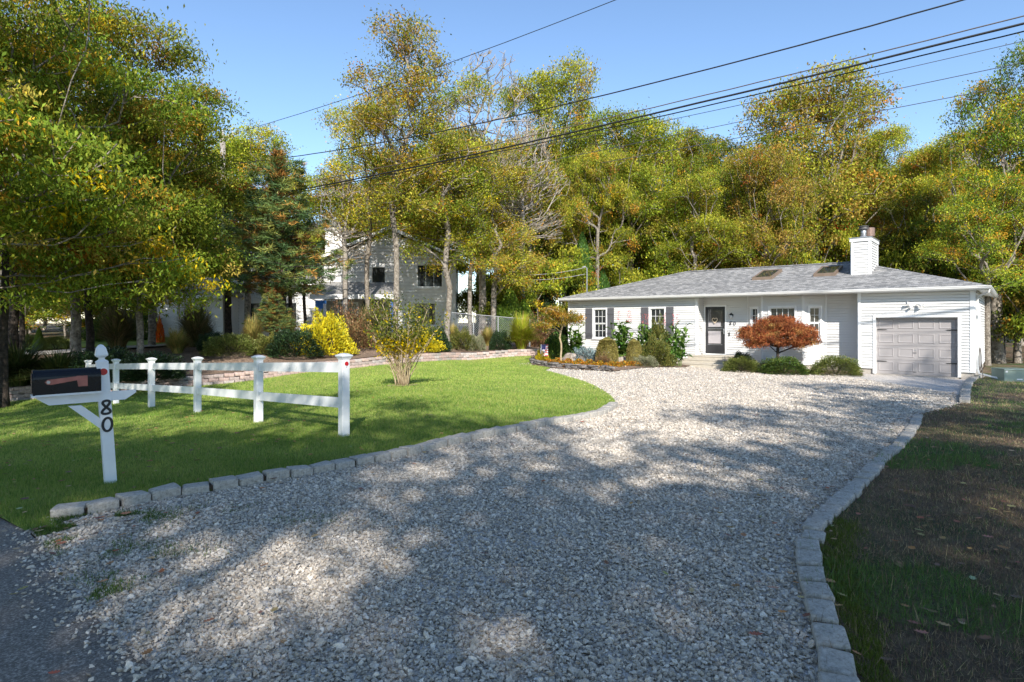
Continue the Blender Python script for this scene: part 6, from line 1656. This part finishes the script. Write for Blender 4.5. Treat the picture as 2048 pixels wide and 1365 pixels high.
DKE = shrub_mesh('dark_evergreen', 203, 9000, [(.022, .05, .02), (.04, .075, .022), (.015, .03, .014)], [3, 3, 2], .085, .035, rough=.16)
YEL = shrub_mesh('yellow_shrub', 204, 9000, [(.62, .50, .015), (.50, .44, .02), (.34, .36, .03)], [4, 3, 1], .085, .04, rough=.22)
OLI = shrub_mesh('olive_shrub', 205, 9000, [(.14, .15, .03), (.20, .18, .04), (.07, .10, .02)], [3, 2, 2], .085, .035, rough=.2)
GCO = shrub_mesh('golden_conifer', 206, 13000, [(.36, .31, .09), (.28, .25, .06), (.20, .20, .05)], [4, 3, 1], .05, .02, rough=.05, shell=.85)
MUM = shrub_mesh('marigold', 207, 1500, [(.78, .30, .02), (.66, .17, .02), (.13, .20, .03), (.70, .45, .04)], [2.5, 1.2, 3.5, .8], .14, .13, rough=.1, axis_out=.15, up=1.2)
BLU = shrub_mesh('blue_spruce', 208, 3500, [(.22, .31, .33), (.33, .40, .40), (.13, .2, .2)], [3, 2, 1], .14, .045, rough=.25)
LAV = shrub_mesh('grey_perennial', 209, 4500, [(.22, .23, .13), (.30, .27, .17), (.16, .19, .09)], [3, 2, 2], .14, .025, rough=.2)
HDG = shrub_mesh('hedge_leaf', 210, 8000, [(.045, .10, .015), (.07, .14, .02), (.14, .2, .03)], [4, 3, 1], .09, .045, rough=.1)
RDG = shrub_mesh('reddish_shrub', 211, 6000, [(.22, .10, .05), (.28, .17, .08), (.12, .12, .04)], [3, 3, 2], .09, .03, rough=.3, shell=.4)
# ornamental grasses
def grass_clump(name, seed, n, pal, w, wd=.012, arch=.82):
    r = np.random.default_rng(seed); a = r.uniform(0, 6.28, n); b0 = np.stack([np.cos(a), np.sin(a), 0 * a], 1) * (r.random(n) ** .5 * .2)[:, None]
    a2 = a + r.normal(0, .5, n); out = (.25 + .75 * r.random(n)) * 1.25 * arch; h = r.uniform(.7, 1.08, n) * (1.2 - .62 * np.minimum(out / (1.25 * arch), 1))
    D = np.stack([np.cos(a2), np.sin(a2), 0 * a], 1); sd = np.stack([-np.sin(a2), np.cos(a2), 0 * a], 1)
    rows = []
    for t, ww in ((0, 1), (.35, 1), (.7, .8), (1, .15)):
        p = b0 + D * (out * t ** 1.7)[:, None] + np.array([0, 0, 1]) * (h * (1.5 * t - .72 * t * t * (.35 + out)))[:, None]
        rows += [p - sd * wd * ww, p + sd * wd * ww]
    V = np.stack(rows, 1).reshape(-1, 3); k = np.arange(n)[:, None] * 8
    F = np.concatenate([k + np.array([q, q + 1, q + 3, q + 2]) for q in (0, 2, 4)], 1).reshape(-1, 4)
    col = pick(r, n, pal, w) * r.uniform(.7, 1.3, (n, 1)); me = np_mesh(name, V, F, np.repeat(col, 8, 0)); me.materials.append(LEAFT)
    return (me, None)
GYE = grass_clump('golden_grass', 221, 2400, [(.40, .42, .03), (.30, .36, .03), (.42, .30, .08)], [4, 3, 1.5])
GDR = grass_clump('dry_grass', 222, 1300, [(.17, .13, .06), (.24, .19, .08), (.10, .11, .03)], [3, 2, 3], wd=.010)
GTA = grass_clump('tan_grass', 223, 1100, [(.42, .31, .10), (.34, .28, .07), (.2, .22, .05)], [3, 2, 2], wd=.012, arch=.6)
GDK = grass_clump('dark_grass', 224, 1300, [(.045, .07, .018), (.08, .11, .025), (.12, .12, .04)], [3, 3, 1], wd=.012, arch=.9)

# bed above the block wall, left to right
shrub(GDK, 35, 775, 190, 88, 'dark arching grass clump behind the mailbox', 'ornamental_grass', 'ornamental grass', bed=True)
shrub(GDK, 120, 770, 170, 66, 'dark low grass clump partly hidden by the mailbox', 'ornamental_grass', 'ornamental grass', bed=True, rz=2)
shrub(DKE, 215, 765, 150, 62, 'dark evergreen mound behind the mailbox post', bed=True)
shrub(DKE, 300, 760, 130, 50, 'dark evergreen mound over the second fence bay', bed=True, rz=2)
shrub(GDR, 235, 705, 120, 92, 'tall brown plumed grass behind the second fence post from the mailbox', 'ornamental_grass', 'ornamental grass', dd=25, bed=True)
shrub(GDR, 392, 700, 130, 88, 'wide brownish grass clump left of the straight trunk', 'ornamental_grass', 'ornamental grass', dd=24.5, bed=True, rz=1)
shrub(GTA, 355, 722, 90, 46, 'light tan grass tuft between dark mounds', 'ornamental_grass', 'ornamental grass', dd=23, bed=True, rz=1)
shrub(JUN, 462, 727, 110, 42, 'light green spreading juniper behind the third fence post', bed=True, dd=22)
shrub(DKE, 425, 712, 60, 34, 'small dark round evergreen left of the juniper', bed=True, dd=23.5)
shrub(GTA, 505, 712, 80, 60, 'yellowish grass tuft behind the long fence rail', 'ornamental_grass', 'ornamental grass', dd=23.5, bed=True, rz=3)
shrub(GTA, 570, 700, 90, 60, 'tan grass under the young pine', 'ornamental_grass', 'ornamental grass', dd=25, bed=True, rz=5)
shrub(DKE, 590, 728, 120, 52, 'dark green spreading evergreen left of the yellow bush', bed=True, dd=22.5, rz=1)
shrub(OLI, 540, 722, 70, 36, 'olive spreading shrub behind the middle of the fence', bed=True, dd=22.8)
shrub(YEL, 650, 722, 104, 76, 'bright yellow bush above the last fence bay', bed=True, dd=23.4)
shrub(RDG, 715, 712, 90, 62, 'brown and reddish shrub right of the yellow bush', bed=True, dd=25)
shrub(GDR, 740, 690, 110, 70, 'wispy brown grass behind the twiggy lawn shrub', 'ornamental_grass', 'ornamental grass', dd=27, bed=True)
shrub(RDG, 690, 690, 90, 60, 'russet twiggy bush behind the yellow bush', bed=True, dd=27.5, rz=2)
shrub(YEL, 835, 700, 90, 42, 'second yellow bush seen through the twiggy lawn shrub', bed=True, dd=25.6, rz=2)
shrub(DKE, 870, 702, 62, 46, 'dark round evergreen behind the right side of the twiggy shrub', bed=True, dd=26.3)
shrub(OLI, 925, 698, 60, 38, 'low olive and purple perennial clump before the pale trunks', 'perennial', 'plant', bed=True, dd=28)
shrub(LAV, 950, 698, 44, 30, 'grey-green perennial right of the olive clump', 'perennial', 'plant', bed=True, dd=28)
shrub(GTA, 905, 690, 60, 34, 'low tan grass at the foot of the leftmost pale trunk', 'ornamental_grass', 'ornamental grass', dd=29, bed=True)
shrub(GTA, 975, 690, 60, 34, 'low yellow grass at the foot of the stout pale trunk', 'ornamental_grass', 'ornamental grass', dd=29.3, bed=True, rz=2)
shrub(DKE, 1000, 699, 46, 36, 'dark round evergreen left of the golden grass', bed=True, dd=28, rz=4)
shrub(GYE, 1043, 699, 88, 66, 'large golden fountain grass left of the flower bed', 'ornamental_grass', 'ornamental grass', bed=True, dd=28)
shrub(RDG, 1075, 690, 70, 55, 'rusty twiggy shrub behind the golden grass', bed=True, dd=30.5, rz=5)
shrub(RDG, 1000, 660, 60, 40, 'dark reddish shrub at the chain-link fence', dd=31.5, rz=1)
shrub(UND1 and GRJ, 235, 690, 110, 60, 'green thicket behind the tall brown grass', dd=31, bed=True)
shrub(JUN, 112, 690, 60, 26, 'bright low shrub beside the leaning pale-edged trunk', dd=27)
shrub(JUN, 55, 688, 60, 26, 'bright low shrub between the two left trunks', dd=28, rz=1)
# small orange tree in the neighbour's garden
ORT = shrub_mesh('orange_leaf', 212, 500, [(.80, .14, .01), (.75, .22, .01)], [2, 1], .35, .2, rough=.2, axis_out=.1)
shrub(ORT, 320, 664, 15, 46, "slim vivid orange sapling on the neighbour's lawn", 'sapling', 'tree', dd=30)

# house bed
shrub(HDG, 1113, 727, 62, 50, 'clipped dark green hedge block beside the garden flag', 'hedge', 'hedge', dd=26.3)
shrub(YEL, 1085, 724, 26, 26, 'small yellow-green plant left of the garden flag', 'plant', 'plant', dd=26)
# weeping tree on a pale stem
WEEP = make_tree('weeping_tree', 231, 3.2, 1.8, 1.35, 90, 60, .22, .10, .045, [(.30, .22, .04), (.36, .20, .05), (.15, .19, .03), (.50, .20, .04)], [3, 2, 3, 1.5], droop=1.0, up=.3, r0=.045, nl=8, bark=TAN)
x, y, z = hit(1122, 727); place(WEEP, 'weeping_tree', 'small weeping tree with yellow and pink leaves on a pale stem by the house', 'tree', x, y, 115 * y / FPX, 112 * y / FPX)
# broad-leaved plants (large canna-like leaves on stalks, pink flower spikes)
def broadleaf(seed, n_st, spikes):
    r = np.random.default_rng(seed); st, le = MB(), MB(); fl_ = MB()
    V, Fc, Cc = [], [], []
    for s in range(n_st):
        a = r.uniform(0, 6.28); bx, by = math.cos(a) * r.uniform(0, .5), math.sin(a) * r.uniform(0, .5); h = r.uniform(.6, 1.0)
        tx, ty = bx * 1.35 + r.normal(0, .05), by * 1.35 + r.normal(0, .05)
        st.tube([(bx * .6, by * .6, -.03), (bx, by, h * .5), (tx, ty, h)], [.02, .017, .01], 5)
        nl = r.integers(8, 12)
        for k in range(nl):
            u = .12 + .88 * k / nl; p = Vector((bx + (tx - bx) * u, by + (ty - by) * u, h * u)); aa = k * 2.4 + r.uniform(-.3, .3); ln = r.uniform(.42, .62) * (1.1 - .4 * u); dr = r.uniform(-.25, .55)
            d = Vector((math.cos(aa), math.sin(aa), .75 - dr * .8)).normalized(); sd = Vector((-math.sin(aa), math.cos(aa), 0)); upv = sd.cross(d) * -1
            c0 = np.array([(.06, .14, .02), (.10, .21, .03), (.16, .26, .04)][r.integers(0, 3)]) * r.uniform(.8, 1.25)
            b = len(V)
            for t, w in ((0, .02), (.2, .22), (.45, .30), (.7, .22), (.9, .08), (1, 0)):
                q = p + d * ln * t + Vector((0, 0, -ln * .35 * t * t))
                for sg in (-1, 0, 1):
                    V.append(tuple(q + sd * (sg * w * ln * .8) + Vector((0, 0, abs(sg) * w * ln * .18)))); Cc.append(c0)
            for t in range(5):
                for q in (0, 1): i = b + t * 3 + q; Fc.append((i, i + 1, i + 4, i + 3))
    me = np_mesh('broad_leaves', np.array(V), np.array(Fc), np.array(Cc)); me.materials.append(LEAFT)
    sm = st.mesh('stalks'); sm.materials.append(plain('green_stalk', (.12, .17, .05), .6))
    fm = None
    if spikes:
        C = []
        for s in range(spikes):
            a = r.uniform(0, 6.28); x0, y0 = math.cos(a) * r.uniform(.1, .7), math.sin(a) * r.uniform(.1, .7)
            for k in range(26): t = r.random(); C.append((x0 + r.normal(0, .03), y0 + r.normal(0, .03), .9 + t * .28))
        C = np.array(C); A, Nn = rot_basis(r, len(C), .2, 0); Vf, Ff = leaf_quads(C, A, Nn, .04 + 0 * C[:, 0], .03 + 0 * C[:, 0])
        fm = np_mesh('flower_spikes', Vf, Ff, np.repeat(pick(r, len(C), [(.62, .09, .09), (.65, .25, .22)], [2, 1]), 4, 0)); fm.materials.append(LEAFT)
    return me, sm, fm
BL = [broadleaf(241, 12, 0), broadleaf(242, 14, 3), broadleaf(243, 12, 4)]
def bplant(B, px, py, wpx, hpx, label, rz=0, dd=None):
    x, y, z = hit(px, py) if dd is None else (*ray(px, dd), 0); z = tz(x, y); e = empty('broadleaf_plant', (x, y, z), rz, label, 'plant'); e.scale = (wpx * y / FPX / 1.9,) * 2 + (hpx * y / FPX,)
    link('leaves', B[0], e); link('stalks', B[1], e)
    if B[2]: link('flower_spikes', B[2], e)
bplant(BL[0], 1152, 716, 74, 66, 'broad-leaved green plant behind the pale boulder', dd=27.6)
bplant(BL[0], 1112, 716, 50, 48, 'dark leafy plant under the weeping tree', 2, dd=28.2)
bplant(BL[1], 1240, 728, 88, 84, 'large broad-leaved plant between the two left windows', 1, dd=26.7)
bplant(BL[1], 1292, 720, 60, 80, 'broad-leaved plant under the left shutter of the second window', 2.5, dd=27.0)
bplant(BL[2], 1352, 731, 66, 90, 'tall broad-leaved plant with pink spikes nearest the steps', 3, dd=25.6)
shrub(OLI, 1318, 712, 56, 78, 'olive-leaved shrub under the second window', dd=26.6)
shrub(OLI, 1310, 733, 72, 56, 'rounded olive shrub in front of the second window', dd=25.0, rz=3)
def cone_shrub(S, px, py, wpx, hpx, label, dd):
    e = shrub(S, px, py, wpx, hpx, label, 'dwarf_conifer', 'shrub', dd=dd); return e
GCN = conifer('golden_cone', 251, 1.0, .62, 9000, [(.40, .33, .11), (.30, .26, .07), (.22, .21, .05)], [4, 3, 1], Ln=.05, Wd=.02, spiky=.03)
# rounder shoulders than a plain cone
co = np.empty(len(GCN['crown'].vertices) * 3, np.float32); GCN['crown'].vertices.foreach_get('co', co); co = co.reshape(-1, 3); zf_ = np.clip(co[:, 2], 0, .97); k_ = (np.sqrt(1 - zf_ ** 2.2) * .62) / np.maximum(.62 * (1 - zf_) ** .8, .05); co[:, 0] *= k_; co[:, 1] *= k_; GCN['crown'].vertices.foreach_set('co', co.ravel())
for px, w, h, dd, lab in ((1214, 46, 50, 25.0, 'larger golden dwarf conifer in the flower bed'), (1268, 32, 48, 25.3, 'narrow golden dwarf conifer right of the larger one')):
    x, y = ray(px, dd); place(GCN, 'dwarf_conifer', lab, 'shrub', x, y, h * y / FPX, w * y / FPX)
shrub(BLU, 1168, 722, 54, 26, 'silvery blue spruce mound behind the orange flowers', dd=25.6)
shrub(LAV, 1288, 734, 56, 20, 'low grey-green perennial at the right end of the flowers', 'perennial', 'plant', dd=24.3)
shrub(RDG, 1206, 732, 36, 22, 'dark reddish plant at the foot of the golden conifer', 'perennial', 'plant', dd=24.1)
i = 0
for px, py in [(1096,728),(1107,731),(1116,727),(1127,733),(1137,728),(1148,734),(1158,729),(1168,735),(1179,730),(1190,736),(1201,733),(1214,737),(1225,734),(1236,735),(1247,733),(1262,733),(1275,733.5)]:
    shrub(MUM, px, py, 19, 11, 'orange marigold clump, %s from the left in the row behind the slates' % ('first second third fourth fifth sixth seventh eighth ninth tenth eleventh twelfth thirteenth fourteenth fifteenth sixteenth seventeenth'.split()[i]), 'marigold', 'flower', 'orange marigolds along the slate border', rz=i * 1.1, part='flowers'); i += 1
# under the bay window: junipers and the red maple
shrub(JUN, 1483, 741, 72, 31, 'leftmost low juniper under the bay window', dd=23.6)
shrub(GRJ, 1568, 747, 92, 32, 'middle low green shrub under the red maple', dd=22.4, rz=1)
shrub(JUN, 1672, 748.5, 96, 37, 'rightmost low juniper beside the garage wall', dd=21.9, rz=2)
shrub(DKE, 1482, 722, 46, 34, 'dark blue-green shrub right of the steps', dd=24.8, rz=2)
def red_maple():
    lob = [(0, 0, 1.95, 1.0, .8, .42), (-.75, 0, 1.62, .8, .65, .38), (.75, .05, 1.66, .8, .65, .38), (0, -.4, 1.55, 1.1, .5, .36), (-1.15, .0, 1.42, .45, .45, .26), (1.2, 0, 1.36, .45, .45, .26), (.2, .4, 1.75, .8, .5, .36), (-.3, 0, 2.12, .5, .4, .25), (-.5, -.3, 1.3, .6, .4, .22), (.5, -.3, 1.28, .6, .4, .22), (-.9, -.1, 1.2, .4, .4, .2), (.95, -.1, 1.15, .4, .4, .2)]
    return make_tree('red_maple', 261, 2.6, 1.2, 1.6, 620, 75, .15, .095, .020, [(.36, .10, .055), (.44, .17, .08), (.24, .07, .045), (.42, .26, .10)], [4, 3, 2, .9], droop=1.1, up=.3, r0=.055, bark=BARKD, lobes=lob, twist=.1)
MAP = red_maple()
x, y = ray(1556, 23.5); place(MAP, 'japanese_maple', 'low spreading rust-red maple in front of the bay window', 'tree', x, y, 1.0 * (zrow(634, y) - tz(x, y)), 136 * y / FPX)

# twiggy shrub standing alone in the lawn
def lawn_shrub():
    x, y, z = hit(802, 772); y += .2; e = empty('lawn_shrub', (x, y, tz(x, y)), 0, 'lone twiggy shrub with many pale stems on the front lawn', 'shrub')
    r = np.random.default_rng(301); m = MB(); tips = []
    for s in range(34):
        a = r.uniform(0, 6.28); b = Vector((math.cos(a), math.sin(a), 0)) * r.uniform(.02, .22); o = r.uniform(.25, .95); h = r.uniform(1.0, 2.35) * (1.1 - .25 * o)
        P = [b + Vector((0, 0, -.05))]
        for k in range(1, 8):
            t = k / 7; P.append(b + Vector((math.cos(a) * o * t ** 1.4 + r.normal(0, .02), math.sin(a) * o * t ** 1.4 + r.normal(0, .02), h * t)))
        m.tube(P, [.017 * (1 - .75 * k / 7) + .003 for k in range(8)], 5)
        for k in range(2, 8):
            for q in range(2):
                a2 = r.uniform(0, 6.28); ln = r.uniform(.12, .34); c = P[k] + Vector((math.cos(a2) * ln, math.sin(a2) * ln, ln * .8)); m.tube([P[k], c], [.006, .002], 3, cap=False)
                if P[k].z > .80 and r.random() < .85: tips += [c, (c + P[k]) / 2]
    link('stems', m.mesh('stems', smooth=True), e, mat=TAN)
    E = np.array([tuple(t) for t in tips]); k = 12; C = np.repeat(E, k, 0) + r.normal(0, .095, (len(E) * k, 3)); n = len(C); A, Nn = rot_basis(r, n, .4, .5)
    s = r.uniform(.6, 1.2, n); V, F = leaf_quads(C, A, Nn, .085 * s, .042 * s)
    low = np.clip((1.35 - C[:, 2]) / .4, 0, 1); u = r.random(n)
    col = np.where((u < low * .75 + .08)[:, None], np.array([.52, .38, .02]), pick(r, n, [(.07, .10, .02), (.14, .16, .03), (.20, .20, .04)], [3, 3, 1])) * r.uniform(.7, 1.3, (n, 1))
    me = np_mesh('foliage', V, F, np.repeat(col, 4, 0)); me.materials.append(LEAF); link('foliage', me, e)
    # bare soil ring at its foot
    t = np.linspace(0, 2 * np.pi, 20)[:-1]; cx, cy = x, y - .05
    sheet('soil_patch', [(cx + .42 * math.cos(q), cy + .36 * math.sin(q)) for q in t], .15, .012, plain('bare_soil', (.27, .2, .12), .95, .25, 12, bump=.5), label='bare soil ring at the foot of the lone lawn shrub')
lawn_shrub()
print('tris', sum(len(me.polygons) * 2 for me in bpy.data.meshes), 'objects', len(bpy.data.objects))
